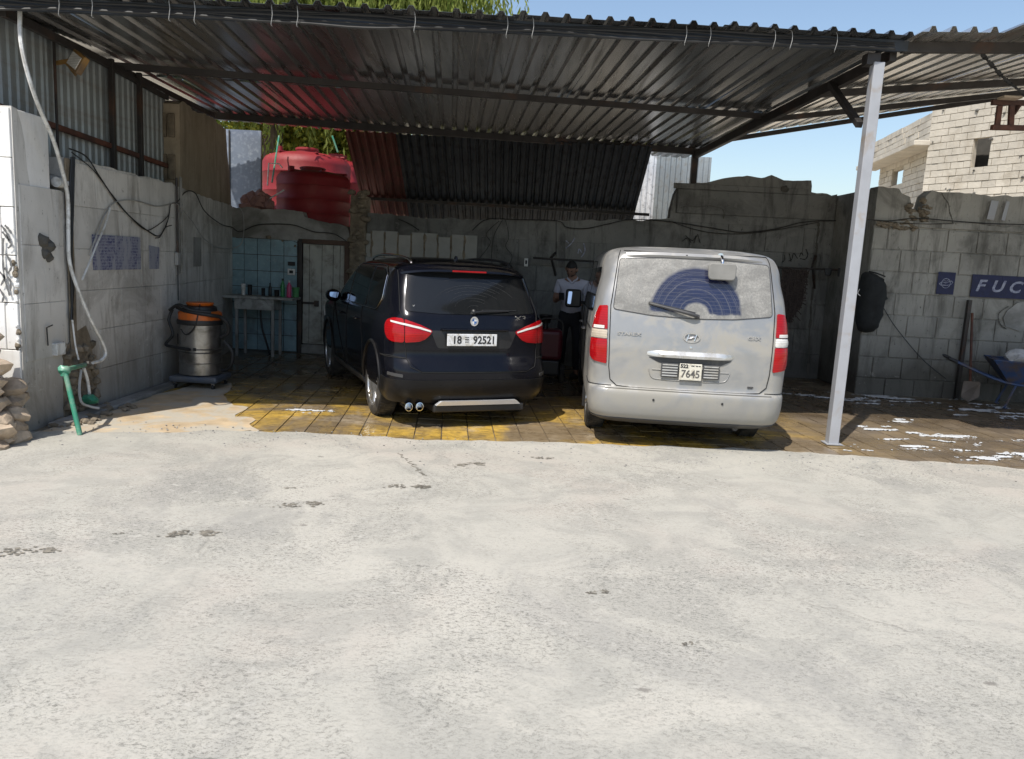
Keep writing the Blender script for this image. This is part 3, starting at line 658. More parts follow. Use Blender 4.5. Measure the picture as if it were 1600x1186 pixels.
# ---------------- left sheet-metal screen ----------------
def corr_sheet(name, m, parent, origin, du, dv, W_, L_, pitch=.2, amp=.032, base=.085, top=.035, nrm=None, seg=1, sag=0):
    """trapezoidal ribs running along dv, width along du; rib height along nrm"""
    du = Vector(du).normalized(); dv = Vector(dv).normalized(); nrm = Vector(nrm).normalized() if nrm else du.cross(dv); origin = Vector(origin)
    us = [(0, 0)]; u = pitch*.5-base/2
    while u+base < W_+.001:
        s = (base-top)/2; us += [(u, 0), (u+s, amp), (u+s+top, amp), (u+base, 0)]; u += pitch
    us.append((W_, 0)); vs = []; fs = []; n = len(us)
    for j in range(seg+1):
        for (u, h) in us: vs.append(origin+du*u+dv*(L_*j/seg)+nrm*(h-sag*math.sin(PI*j/seg)+ .003*noise.noise(Vector((u*3, j, origin.x)))))
    for j in range(seg):
        for i in range(n-1): fs.append((j*n+i, j*n+i+1, (j+1)*n+i+1, (j+1)*n+i))
    mb = MB(); mb.add(vs, fs); o = mb.build(name, m, parent, fixn=False); sd = o.modifiers.new('solid', 'SOLIDIFY'); sd.thickness = .0012; sd.offset = 0
    return o
sc = empty('side_screen', (-4.35, 0, 0), label='grey corrugated metal screen above the left wall with rusty rails', cat='metal screen')
ys = [6.42, 7.30, 8.10, 8.9, 9.72]
for i, (a, b) in enumerate(zip(ys[:-1], ys[1:])):
    corr_sheet('wall_sheet', M_SHEETL, sc, (-.02-.004*(i % 2), a, 1.95), (0, 1, 0), (0, 0, 1), b-a+.03, 1.60-.035*i, pitch=.115, amp=.016, base=.06, top=.03, nrm=(1, 0, 0))
for z in (2.70, 3.50):
    mb = MB(); mb.beam((.03, 6.35, z), (.03, 9.7, z-.12), .04, .05); mb.build('rail', M_RUST if z < 3 else M_BLACKM, sc, bevel=.003)
for y in (7.35, 8.35, 8.95):
    mb = MB(); mb.beam((.055, y, 2.0), (.055, y, 3.50), .05 if y > 7.5 else .02, .05 if y > 7.5 else .02); mb.build('post', M_BLACKM, sc, bevel=.003)
mb = MB(); mb.bx((-.02, 6.27, 2.66), (.05, 6.34, 3.62)); mb.build('corner_post', M_RUST, sc, bevel=.004)
mb = MB(); mb.bx((-.20, 6.22, 2.66), (-.12, 6.36, 3.62)); mb.build('timber_post', mat('orange_brown_timber', (.36, .17, .08), .8, var=.3, bump=.2), sc, bevel=.004)
# ---------------- main canopy ----------------
FL = Vector((-4.75, 6.22, 3.40)); FR = Vector((3.52, 7.53, 3.79)); 
uF = (FR-FL).normalized(); LEN = (FR-FL).length
dB = Vector((-.0855, 1, -.028)).normalized()
cn = empty('main_canopy', (0, 0, 0), label='large dark corrugated metal canopy roof over the two cars on a white post', cat='canopy')
upn = uF.cross(dB).normalized()
if upn.z < 0: upn = -upn
LENB = 6.35
nsheet = 9; sw = LEN/nsheet
for i in range(nsheet):
    for j, (a, L) in enumerate(((0, 3.4), (3.28, 3.85))):
        kz = .064*(1-(i+.5)/nsheet); dv = (dB+Vector((0, 0, kz))).normalized()
        o0 = FL+uF*(sw*i)+dB*(a-.12)+upn*(.06+.006*j+.003*(i % 2))+Vector((0, 0, (a-.12)*kz))
        corr_sheet('roof_sheet', M_ROOF, cn, o0, (uF-Vector((0, 0, .064/nsheet*0+.064*(a+L/2)/LEN))).normalized(), dv, sw+.02, L, pitch=sw/5 if True else .2, amp=.034, base=.075, top=.035, nrm=upn, seg=2)
TW = .064
def along(a, d, z=0): return FL+uF*a+dB*d+upn*z+Vector((0, 0, TW*d*(1-a/LEN)))
for d, w, h, nm in ((0.03, .05, .10, 'front_beam'), (3.15, .05, .07, 'middle_purlin'), (1.55, .03, .03, 'purlin'), (6.0, .07, .10, 'back_beam')):
    if nm == 'purlin': continue
    mb = MB(); mb.beam(along(.0, d-(.85 if nm == 'middle_purlin' else 0), .0), along(LEN-.02, d, 0), w, h); mb.build(nm, mat('dark_blue_steel', (.04, .05, .065), .5, .3, var=.3, bump=.05) if nm == 'front_beam' else M_BLACKM, cn, bevel=.004)
mb = MB(); mb.beam(along(LEN-.12, .1, -.06), along(LEN-.12, 6.1, -.06), .07, .11); mb.build('side_beam', M_BLACKM, cn, bevel=.004)
mb = MB(); mb.beam(along(.62, .1, -.05), along(.62, 5.6, -.05), .05, .07); mb.build('side_beam', M_BLACKM, cn, bevel=.004)
# white post
PX, PY = 3.17, 7.49
mb = MB(); mb.beam((PX+.03, PY+.03, 0), (PX+.05, PY+.03, 3.62), .10, .10); mb.build('post', M_WHITEP, cn, bevel=.006)
mb = MB(); mb.bx((PX-.05, PY-.05, .021), (PX+.11, PY+.11, .030)); mb.build('base_plate', M_WHITEP, cn)
mb = MB(); mb.beam((PX+.0, PY+.06, 3.60), (PX-.0, PY+.06, 3.70), .12, .12); mb.build('post_cap', M_BLACKM, cn)
b0 = atY(1343, 195, 7.6); b1 = atY(1298, 132, 8.6)
mb = MB(); mb.beam(b0, b1, .06, .06); mb.build('brace', M_BLACKM, cn, bevel=.004)
# back posts
q = along(LEN-.12, 6.0, 0); mb = MB(); mb.bx((q.x-.05, q.y-.05, 0), (q.x+.05, q.y+.05, q.z)); mb.build('back_post', M_BLACKM, cn)
# eave cables with wire ties
cab = empty('eave_cables', (0, 0, 0), label='bundle of black cables tied along the front edge of the canopy', cat='cables')
for k in range(5):
    P = []
    for i in range(30):
        a = .3+(LEN-.5)*i/29; P.append(along(a, -.03-.006*k, .02-.02*k+.028*noise.noise(Vector((a*1.3, k*5, 0)))+.012*math.sin(a*2.2+k)))
    mb = MB(); mb.tube(P, .0075 if k % 2 else .011, 5, smooth=2); mb.build('cable', M_CABLE, cab, smooth=True)
for px in (97, 150, 268, 308, 427, 467, 648, 790, 830, 1067, 1104, 1205, 1231, 1300):
    # find point along front beam under that pixel
    best = min(range(0, 830), key=lambda i: abs((lambda q: 800+F*0 if False else prx(q))(along(i*.01, 0, 0))-px)) if False else None
def prj(P):
    v = Vector(P)-Vector((0, 0, EYE)); zc = v.dot(f0); x = v.dot(r0)/zc; y = v.dot(u0)/zc
    return 800+F*x, 593-F*y
for px in (97, 150, 268, 308, 427, 467, 648, 790, 830, 1067, 1104, 1205, 1231, 1300):
    a = min((i*.01 for i in range(1, int(LEN*100))), key=lambda a: abs(prj(along(a, 0, 0))[0]-px))
    mb = MB(); mb.tube([along(a, -.02, .07), along(a+.005, -.075, .05), along(a+.01, -.08, -.02), along(a-.005, -.07, -.09), along(a, -.05, -.115+.02*rnd.random())], .0028, 4, smooth=3); mb.build('wire_tie', M_CABLEG, cab)
# ---------------- second canopy at right ----------------
c2 = empty('side_canopy', (0, 0, 0), label='pale corrugated canopy roof rising to the right of the white post', cat='canopy')
A0 = atY(1408, 80, 7.56)+Vector((0, 0, .03)); B0 = Vector((9.2, 7.5, 4.02)); A1 = Vector((3.05, 12.95, 3.70)); B1 = Vector((9.4, 12.7, 4.95))
def bil(u, v): return A0*(1-u)*(1-v)+B0*u*(1-v)+A1*(1-u)*v+B1*u*v
NR = 32
for k in range(8):
    vs = []; fs = []; us = []
    for i in range(4):
        u = (k*4+i)/NR; w = 1/NR
        us += [(u, 0), (u+w*.30, 0), (u+w*.42, .036), (u+w*.60, .036), (u+w*.72, 0)]
    us.append(((k+1)*4/NR, 0)); n = len(us); vst = -.14 if k > 0 else -.06
    for j in range(5):
        v = vst+(1.0-vst)*j/4
        for (u, h) in us: vs.append(bil(u, v)+Vector((0, 0, h*1.35+.05+.003*(k % 2))))
    for j in range(4):
        for i in range(n-1): fs.append((j*n+i, j*n+i+1, (j+1)*n+i+1, (j+1)*n+i))
    mb = MB(); mb.add(vs, fs); o = mb.build('roof_sheet', M_ROOF2, c2, fixn=False); s_ = o.modifiers.new('solid', 'SOLIDIFY'); s_.thickness = .0012
for v, w, h in ((.0, .06, .09), (.36, .05, .08), (.66, .05, .07), (.985, .05, .07)):
    mb = MB(); mb.beam(bil(0.0, v), bil(1, v), w, h); mb.build('purlin', M_BLACKM, c2, bevel=.003)
# hanging chain under it
ch = MB(); P = [atY(1532, 82, 7.7), atY(1550, 102, 7.8), atY(1572, 125, 7.9), atY(1605, 150, 8.0)]
ch.tube(P, .010, 5, smooth=6)
for i, q in enumerate(catmull(P, 9)):
    R = Matrix.Rotation(i*1.2, 3, 'Y')@Matrix.Rotation(.8, 3, 'X')
    ch.lathe([(.017, -.005), (.022, 0), (.017, .005)], q, 8, R=R)
o = ch.build('hanging_chain', M_BLACK); tag(o, 'thin dark chain hanging diagonally below the right canopy', 'chain')
# rusty bracket
rbk = empty('rusty_bracket', (0, 0, 0), label='rusty steel bracket frame hanging at the right edge below the canopy', cat='bracket')
for a, b, w in ((atY(1549, 199, 8.2), atY(1640, 201, 8.2), .05), (atY(1562, 165, 8.2), atY(1558, 196, 8.2), .035), (atY(1581, 162, 8.2), atY(1579, 196, 8.2), .04), (atY(1550, 160, 8.2), atY(1660, 162, 8.2), .05), (atY(1593, 163, 8.2), atY(1583, 178, 8.25), .02)):
    mb = MB(); mb.beam(a, b, w, .05); mb.build('frame_bar', M_RUST, rbk, bevel=.003)
mb = MB(); q = atY(1578, 153, 8.1); mb.box(q, (.18, .12, .02)); mb.build('mounting_plate', M_STONE, rbk)
mb = MB(); mb.beam(atY(1620, 150, 8.2), bil(.72, .1), .03, .03); mb.build('hanger', M_RUST, rbk)
# ---------------- sheets behind the wall ----------------
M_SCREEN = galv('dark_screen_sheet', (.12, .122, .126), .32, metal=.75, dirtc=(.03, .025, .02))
hs = empty('sloping_sheet_screen', (0, 13.1, 0), label='dark corrugated sheets sloping down from the back beam behind the wall', cat='metal screen')
SD = Vector((0, 1.42, -.93))
for i in range(6):
    x0 = -2.93+i*.835
    for j, (k0, LL) in enumerate(((0, 1.72), (1.62, .62+.06*((i*7) % 3)))):
        o0 = Vector((x0, -.05, 3.60-.0))+SD.normalized()*k0-Vector((0, 0, .012*j+.004*(i % 2)))
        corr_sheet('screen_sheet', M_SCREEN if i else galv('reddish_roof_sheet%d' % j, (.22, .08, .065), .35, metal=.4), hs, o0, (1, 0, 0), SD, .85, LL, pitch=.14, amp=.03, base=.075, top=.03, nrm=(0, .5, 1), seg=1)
mb = MB(); q = Vector((0, -.05, 3.56))+SD*.98; mb.beam((-2.95, q.y, q.z), (2.35, q.y, q.z-.04), .04, .05); mb.build('rail', M_BLACKM, hs)
ls = empty('zinc_sheet_screen', (0, 15.2, 0), label='sunlit worn zinc sheet screen above the back wall beside the sky', cat='metal screen')
for i in range(3):
    corr_sheet('screen_sheet', M_SHEETW if i == 0 else M_SHEETL, ls, (2.02+i*.52, .004*(i % 2), 2.0), (1, 0, 0), (0, 0, 1), .52, 1.86-.04*i, pitch=.10, amp=.022, base=.06, top=.025, nrm=(0, -1, 0))
for i in range(3):
    mb = MB(); mb.bx((2.05+i*.6, .03, 0.0), (2.11+i*.6, .09, 3.75)); mb.build('post', M_BLACKM, ls)
bs = empty('blue_sheet_panels', (0, 13.6, 0), label='flat blue-grey metal sheets standing behind the tall wall stub', cat='metal screen')
for i in range(2):
    mb = MB(); mb.bx((-5.56+.55*i, 0, 1.9), (-5.02+.55*i, .012, 3.62)); mb.build('screen_sheet', M_SHEETB, bs)
    mb = MB(); mb.bx((-5.02+.55*i, -.02, 1.9), (-5.0+.55*i, .0, 3.6)); mb.build('seam', M_BLACKM, bs)
# wall stretch and platform behind the alcove that carry the tank
pf = MB(); pf.bx((-5.2, 12.75, 0), (-2.3, 15.6, 2.02)); o = pf.build('tank_platform', M_CEMENT, bevel=.02); tag(o, 'concrete block platform that carries the red water tanks', 'platform')
rr = MB()
for k in range(26): rr.rock((rnd.uniform(-4.45, -4.0), 12.66+rnd.uniform(-.08, .1), 2.27+rnd.random()*.25*(1-(k % 5)/6)), rnd.uniform(.05, .11), k+7, 1)
o = rr.build('rubble_heap', mat('pinkish_rubble', (.30, .17, .15), .95, var=.35, bump=.5)); tag(o, 'heap of pinkish rubble on the wall top beside the dark red tank', 'rubble', kind=None)
# ---------------- tanks ----------------
def tank(x, y, z, R, Hh, label, lid=True, rz=0, lx=0):
    t = empty('water_tank', (x, y, z), rz, label=label, cat='water tank', group='red plastic water tanks')
    P = [(R*.97, 0), (R, .03)]
    for k in range(1, 7):
        zz = Hh*.80*k/7
        if k in (2, 4, 6): P += [(R, zz-.02), (R+.006, zz-.012), (R+.006, zz-.004), (R-.002, zz), (R+.006, zz+.004), (R+.006, zz+.012), (R, zz+.02)]
        else: P += [(R, zz)]
    P += [(R+.01, Hh*.80), (R*.985, Hh*.84), (R*.93, Hh*.885), (R*.8, Hh*.915), (R*.55, Hh*.945), (R*.3, Hh*.96), (0, Hh*.965)]
    mb = MB(); mb.lathe(P, n=48); mb.build('shell', M_TANKD, t, smooth=True, ang=50)
    mb = MB(); mb.lathe([(.20, Hh*.93), (.20, Hh*.985), (.215, Hh*.99), (.215, Hh*1.01), (.19, Hh*1.02), (0, Hh*1.025)], (lx, 0, 0), n=24); mb.build('lid', M_TANKD, t, smooth=True, ang=40)
    mb = MB(); mb.lathe([(.055, Hh*.90), (.055, Hh*1.01), (0, Hh*1.015)], (-R*.55, -R*.3, 0), n=12); mb.build('filler_cap', M_TANKD, t, smooth=True, ang=40)
    for k in range(6):
        a = k*PI/3; mb = MB(); mb.box((R*.72*math.cos(a), R*.72*math.sin(a), Hh*.925), (.26, .05, .035), rz=a); mb.build('rib', M_TANKD, t, bevel=.012)
    return t
tank(-3.50, 13.35, 2.03, .60, .98, 'dark red ribbed water tank in the shade just above the door', lx=-.02)
tank(-4.05, 14.95, 2.03, .80, 1.48, 'sunlit bright red water tank half hidden behind the shaded tank')
tank(-3.95, 16.9, 1.8, .75, 1.85, 'furthest red water tank, only its rim showing at right behind the others')
# small pipes by tanks
pt = MB()
for a, b, r in ((atY(436, 212, 14), atY(425, 285, 13.6), .014), (atY(519, 212, 14), atY(528, 238, 14), .016)): pt.tube([a, b], r, 6)
o = pt.build('tank_fill_pipe', M_GREENP); tag(o, 'thin pale green pipes rising behind the red tanks', 'pipe')
pt = MB(); pt.tube([atY(444, 297, 12.7), atY(425, 308, 12.7), atY(405, 322, 12.65)], .012, 6); pt.tube([atY(441, 262, 13.1), atY(436, 256, 13.1), atY(420, 255, 13.1), atY(418, 290, 13.1)], .012, 6)
o = pt.build('tank_drain_pipe', M_WHITEPL); tag(o, 'white plastic pipe leading from the dark tank down to the wall top', 'pipe')
# ---------------- beige unfinished building ----------------
bd = empty('block_building', (0, 0, 0), label='unfinished beige hollow-block building beyond the right wall with two dark window openings', cat='building')
C0 = Vector((12.55, 25.0, 0)); CR = Vector((13.75, 22.6, 0)); CRR = Vector((15.6, 18.9, 0)); CLv = Vector((13.44, 30.9, 0))
def face_blocks(P0, P1, z0, z1, holes, bw, bh, n_out, count_parts, label=None, topf=None):
    P0 = Vector(P0); P1 = Vector(P1); d = P1-P0; L = d.length; u = d/L; n = Vector(n_out).normalized()
    R = Matrix((u, n, Vector((0, 0, 1)))).transposed(); parts = []; row = 0; z = z0; cache = {}
    while z < z1-.01:
        x = -(bw/2 if row % 2 else 0)
        while x < L:
            a, b = max(0, x), min(L, x+bw); x += bw
            cz = z+bh/2; cx = (a+b)/2
            if topf and z+bh > topf(cx): continue
            clipped = [(a, b)]
            for h in holes:
                if h[2] < cz < h[3]:
                    new = []
                    for (p, q) in clipped:
                        if q <= h[0] or p >= h[1]: new.append((p, q))
                        else:
                            if p < h[0]: new.append((p, h[0]))
                            if q > h[1]: new.append((h[1], q))
                    clipped = new
            for (p, q) in clipped:
                if q-p > .05: parts.append((p, q, z))
        z += bh; row += 1
    stuff = MB()
    for i, (p, q, z) in enumerate(parts):
        w = round(q-p, 2); c = P0+u*((p+q)/2)+n*(-.11+rnd.uniform(-.012, .012))+Vector((0, 0, z+bh/2))
        if i < count_parts:
            if w not in cache:
                mb = MB(); mb.box((0, 0, 0), (w-.018, .2, bh-.018)); ob = mb.build('block', M_BLDG, bd); cache[w] = ob
            else: ob = inst(cache[w], bd)
            ob.matrix_local = Matrix.Translation(c)@R.to_4x4()
        else: stuff.box(c, (q-p-.018, .2, bh-.018), R=R)
    if stuff.v: tag(stuff.build('blocks_far', M_BLDG, bd), kind='stuff')
    # mortar bed behind, with holes: strips
    bk = MB(); hs_ = sorted(holes); xcur = 0
    def strip(a, b, za, zb):
        if b-a < .02 or zb-za < .02: return
        bk.box(P0+u*((a+b)/2)-n*.135+Vector((0, 0, (za+zb)/2)), (b-a, .16, zb-za), R=R)
    for h in hs_:
        strip(xcur, h[0], z0, z1); strip(h[0], h[1], z0, h[2]); strip(h[0], h[1], h[3], z1); xcur = h[1]
    strip(xcur, L, z0, z1); bk.build('mortar_bed', M_BLDJ, bd)
nR = Vector((-(CRR-C0).y, (CRR-C0).x, 0)); nR = -nR if nR.x > 0 else nR
nL = Vector((-(CLv-C0).y, (CLv-C0).x, 0)); nL = -nL if nL.x > 0 else nL
# right facade window px 1515-1548, y 210-265
def hit(P0, P1, px, py):
    u = (P1-P0).normalized(); n = Vector((-u.y, u.x, 0)); d = ray(px, py); o = Vector((0, 0, EYE)); t = (P0-o).dot(n)/d.dot(n); q = o+d*t; return ((q-P0).dot(u), q.z)
a = hit(C0, CRR, 1515, 262); b = hit(C0, CRR, 1549, 212)
face_blocks(C0, CRR, 2.6, 7.6, [(a[0], b[0], a[1], b[1])], .42, .205, nR, 160)
a2 = hit(C0, CLv, 1412, 262); b2 = hit(C0, CLv, 1388, 296)
z_sl = hit(C0, CLv, 1440, 232)[1]
face_blocks(C0+Vector((.02, .0, 0)), CLv, z_sl+.2, 6.8, [], .42, .205, nL, 60)
rec = Vector((.35, .0, 0))
a2 = hit(C0+rec, CLv+rec, 1411, 262); b2 = hit(C0+rec, CLv+rec, 1391, 292)
face_blocks(C0+rec, CLv+rec, 2.6, z_sl, [(a2[0], b2[0], b2[1], a2[1])], .42, .205, nL, 70)
ck_ = MB()
for k in range(46):
    f_ = rnd.random(); q = C0.lerp(CRR, f_)+nR.normalized()*-.0; ck_.rock((q.x-.0, q.y, rnd.uniform(3.4, 7.2)), rnd.uniform(.02, .06), k, 1, .8)
tag(ck_.build('broken_chips', M_DARKIN, bd), kind='stuff')
Ru = (CLv-C0).normalized(); Rn = nL.normalized(); RM = Matrix((Ru, Rn, Vector((0, 0, 1)))).transposed()
mb = MB(); mb.box(C0+Ru*3.2+Rn*(.05)+Vector((0, 0, z_sl+.09)), (6.5, .75, .16), R=RM); mb.build('balcony_slab', M_BLDG, bd, bevel=.02)
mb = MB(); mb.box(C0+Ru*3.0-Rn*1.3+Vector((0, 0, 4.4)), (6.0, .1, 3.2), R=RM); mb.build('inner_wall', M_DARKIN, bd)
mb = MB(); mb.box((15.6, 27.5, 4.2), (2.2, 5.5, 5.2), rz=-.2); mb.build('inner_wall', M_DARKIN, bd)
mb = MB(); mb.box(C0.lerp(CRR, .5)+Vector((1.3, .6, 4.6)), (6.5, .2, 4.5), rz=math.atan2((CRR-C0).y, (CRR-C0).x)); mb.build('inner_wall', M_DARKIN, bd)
# ---------------- trees ----------------
M_BARK = mat('tree_bark', (.12, .09, .065), .95, var=.3, bump=.6, bscale=20)
def leaf_mat(name, a, b):
    t = NT(name); p = t.co(); c = t.mix(t.ramp(t.noise(p, 1.3, 4), [(.35, 0), (.65, 1)]), a, b)
    c = t.mix(t.ramp(t.noise(p, 9, 2), [(.4, 0), (.6, 1)]), c, tuple(x*1.5 for x in b))
    d = t.n('BsdfDiffuse', {'Color': c}); tr = t.n('BsdfTranslucent', {'Color': c}); m = t.n('MixShader', {0: .38, 1: d.outputs[0], 2: tr.outputs[0]})
    t.t.links.new(m.outputs[0], t.t.nodes['Material Output'].inputs[0]); return t.mat
M_LEAF = leaf_mat('drooping_leaf', (.10, .15, .03), (.19, .22, .06)); M_LEAF2 = leaf_mat('hedge_leaf', (.14, .17, .02), (.26, .26, .05))
def tree(name, x, y, Hh, R, zc, n, label, lm, droop=False, seed=1, leaf=.14, rz_=1.0):
    t = empty(name, (x, y, 0), label=label, cat='tree', group='trees beyond the back wall'); r = random.Random(seed)
    tk = MB(); tk.tube([(0, 0, 0), (.1, .05, zc*.5), (-.05, .1, zc)], [.28, .16], 9, smooth=5)
    limbs = []
    for k in range(9):
        a = r.random()*6.28; e = r.uniform(.2, 1.2); L = R*r.uniform(.5, .9); p0 = Vector((0, 0, zc*r.uniform(.55, .95)))
        p2 = p0+Vector((math.cos(a)*math.cos(e), math.sin(a)*math.cos(e), math.sin(e)))*L; pm = (p0+p2)/2+Vector((0, 0, .2))
        tk.tube([p0, pm, p2], [.10, .02], 6, smooth=4); limbs.append(p2)
    tk.build('trunk', M_BARK, t, smooth=True)
    V = []; Fc = []
    cl = [Vector((r.gauss(0, .42)*R, r.gauss(0, .42)*R, zc+r.gauss(0, .36)*R*rz_)) for _ in range(int(n/130))]
    for i in range(n):
        c = cl[i % len(cl)]
        if droop:
            k = (i//len(cl)) % 13; sd = (i//len(cl))//13; rr = random.Random(seed*1000+(i % len(cl))*37+sd)
            p = c+Vector((rr.gauss(0, .35), rr.gauss(0, .35), rr.gauss(0, .2)-k*.085)); p += Vector((r.gauss(0, .03), r.gauss(0, .03), 0))
            d = Vector((r.gauss(0, .35), r.gauss(0, .35), -1)).normalized()
        else:
            v = Vector((r.gauss(0, 1), r.gauss(0, 1), r.gauss(0, 1))).normalized()*(r.random()**.4)*.75; p = c+v; d = Vector((r.gauss(0, 1), r.gauss(0, 1), r.gauss(0, 1))).normalized()
        s = d.cross(Vector((r.gauss(0, 1), r.gauss(0, 1), r.gauss(0, 1)))).normalized(); L = leaf*r.uniform(.7, 1.3); w = L*(.13 if droop else .3); b = len(V)
        V += [p-d*L*.5, p+s*w, p+d*L*.5, p-s*w]; Fc.append((b, b+1, b+2, b+3))
    mb = MB(); mb.add(V, Fc); tag(mb.build('crown', lm, t, fixn=False), kind='stuff')
tree('drooping_tree', -5.6, 17.5, 10, 2.9, 7.2, 60000, 'large tree with drooping yellow-green leaves rising above the canopy roof', M_LEAF, True, 3, .17)
tree('drooping_tree', -3.1, 18.5, 10, 2.4, 7.9, 50000, 'smaller drooping tree at the right end of the foliage above the roof', M_LEAF, True, 5, .17)
tree('bushy_tree', -5.4, 20, 6, 2.6, 4.4, 42000, 'bushy yellow-green tree seen through the gap behind the red tanks', M_LEAF2, False, 8, .13)
tree('bushy_tree', -1.2, 21, 5, 2.2, 3.2, 16000, 'low bushy tree hidden mostly behind the dark hanging screen', M_LEAF2, False, 9, .15)
fb = MB()
# ---------------- vehicles ----------------
def paint(name, col, rough=.3, metal=.6, dust=None, dlev=.5, coat=.8, hi=.75):
    t = NT(name); o = t.co('O'); z = t.n('SeparateXYZ', {0: o}).outputs[2]
    c = t.mix(t.ramp(t.noise(o, 3, 4), [(.3, 0), (.7, 1)]), tuple(x*.9 for x in col), col)
    r = t.math('MULTIPLY_ADD', t.noise(o, 6, 5), .12, rough-.06)
    if dust:
        m = t.math('ADD', t.noise(o, 2.6, 8, .7, .5), t.math('MULTIPLY_ADD', z, -.10, .08)); m = t.ramp(m, [(.40, 0), (hi, dlev)])
        sp = t.ramp(t.noise(t.map(o, (1, 1, .6)), 26, 7, .8), [(.58, 0), (.70, .65)])
        low = t.ramp(z, [(.30, .55), (.62, 0)])
        m = t.math('MAXIMUM', t.math('MAXIMUM', m, t.math('MULTIPLY', sp, dlev)), t.math('MULTIPLY', low, dlev*1.3))
        c = t.mix(m, c, dust); r = t.math('ADD', r, t.math('MULTIPLY', m, .5), clamp=True)
        mt = t.math('MULTIPLY_ADD', m, -metal, metal); ct = t.math('MULTIPLY_ADD', m, -coat, coat)
    else: mt = metal; ct = coat
    return t.out(Base_Color=c, Roughness=r, Metallic=mt, Coat_Weight=ct, Coat_Roughness=.08, Normal=t.bump(t.noise(o, 4, 2), .02, .01))
M_NAVYCAR = paint('dark_navy_paint', (.004, .0045, .0085), .20, .2, dust=(.08, .075, .065), dlev=.04, coat=.3)
M_NAVYCAR.node_tree.nodes['Principled BSDF'].inputs['Specular IOR Level'].default_value = .2
M_SILVER = paint('dusty_silver_paint', (.33, .328, .322), .34, .45, dust=(.30, .283, .245), dlev=.85, coat=.35, hi=.58)
M_CLAD2 = mat('dark_bumper_plastic', (.011, .011, .012), .33, co='O', var=.2, bump=.05, dirt=(.034, .03, .026), Specular_IOR_Level=.22, dscale=2, dlo=.5, dhi=.85)
M_CLAD = mat('grey_bumper_plastic', (.05, .05, .052), .5, co='O', var=.15, bump=.05, dirt=(.16, .15, .13), dscale=3, dlo=.5, dhi=.8)
M_GLASSD = mat('dark_tinted_glass', (.006, .007, .008), .05, co='O', var=.1, bump=0, rvar=.03, dirt=(.03, .03, .03), dscale=6, dlo=.55, dhi=.9)
M_CHROME = mat('chrome_trim', (.70, .71, .73), .14, 1, co='O', var=.05, bump=0, rvar=.05)
M_ALLOY = mat('silver_alloy', (.62, .63, .65), .3, .8, co='O', var=.1, bump=.03, dirt=(.30, .28, .24), dscale=9)
M_SATIN = mat('satin_silver_trim', (.66, .67, .69), .33, .5, co='O', var=.05, bump=0)
M_TYRE = mat('tyre_rubber', (.022, .021, .02), .75, co='O', var=.25, bump=.2, dirt=(.085, .075, .06), dscale=6)
M_BLKPL = mat('black_trim_plastic', (.016, .016, .017), .45, co='O', var=.2, bump=.05)
M_GAP = mat('panel_gap_shadow', (.008, .008, .008), .8, bump=0)
M_PLATE = mat('white_number_plate', (.70, .71, .72), .4, co='O', var=.06, bump=0, dirt=(.45, .43, .38), dscale=20)
M_INK = mat('black_plate_ink', (.02, .02, .022), .5, bump=0)
def lens(name, col, rough=.12, em=0):
    t = NT(name); o = t.co('O'); wv = t.n('TexWave', {'Vector': o, 'Scale': 14, 'Distortion': .5}, wave_type='BANDS', bands_direction='Z').outputs[1]
    c = t.mix(wv, tuple(x*.8 for x in col), col); c = t.mix(t.ramp(t.noise(o, 12, 4, .7), [(.45, 0), (.75, .5)]), c, tuple(x*.45 for x in col))
    return t.out(Base_Color=c, Roughness=rough, Specular_IOR_Level=.3, Coat_Weight=.25, Coat_Roughness=.04, Normal=t.bump(wv, .05, .002))
M_REDL = lens('red_lamp_lens', (.36, .004, .007)); M_CLEARL = lens('clear_lamp_lens', (.72, .70, .66)); M_AMBER = lens('amber_lamp_lens', (.50, .43, .34))
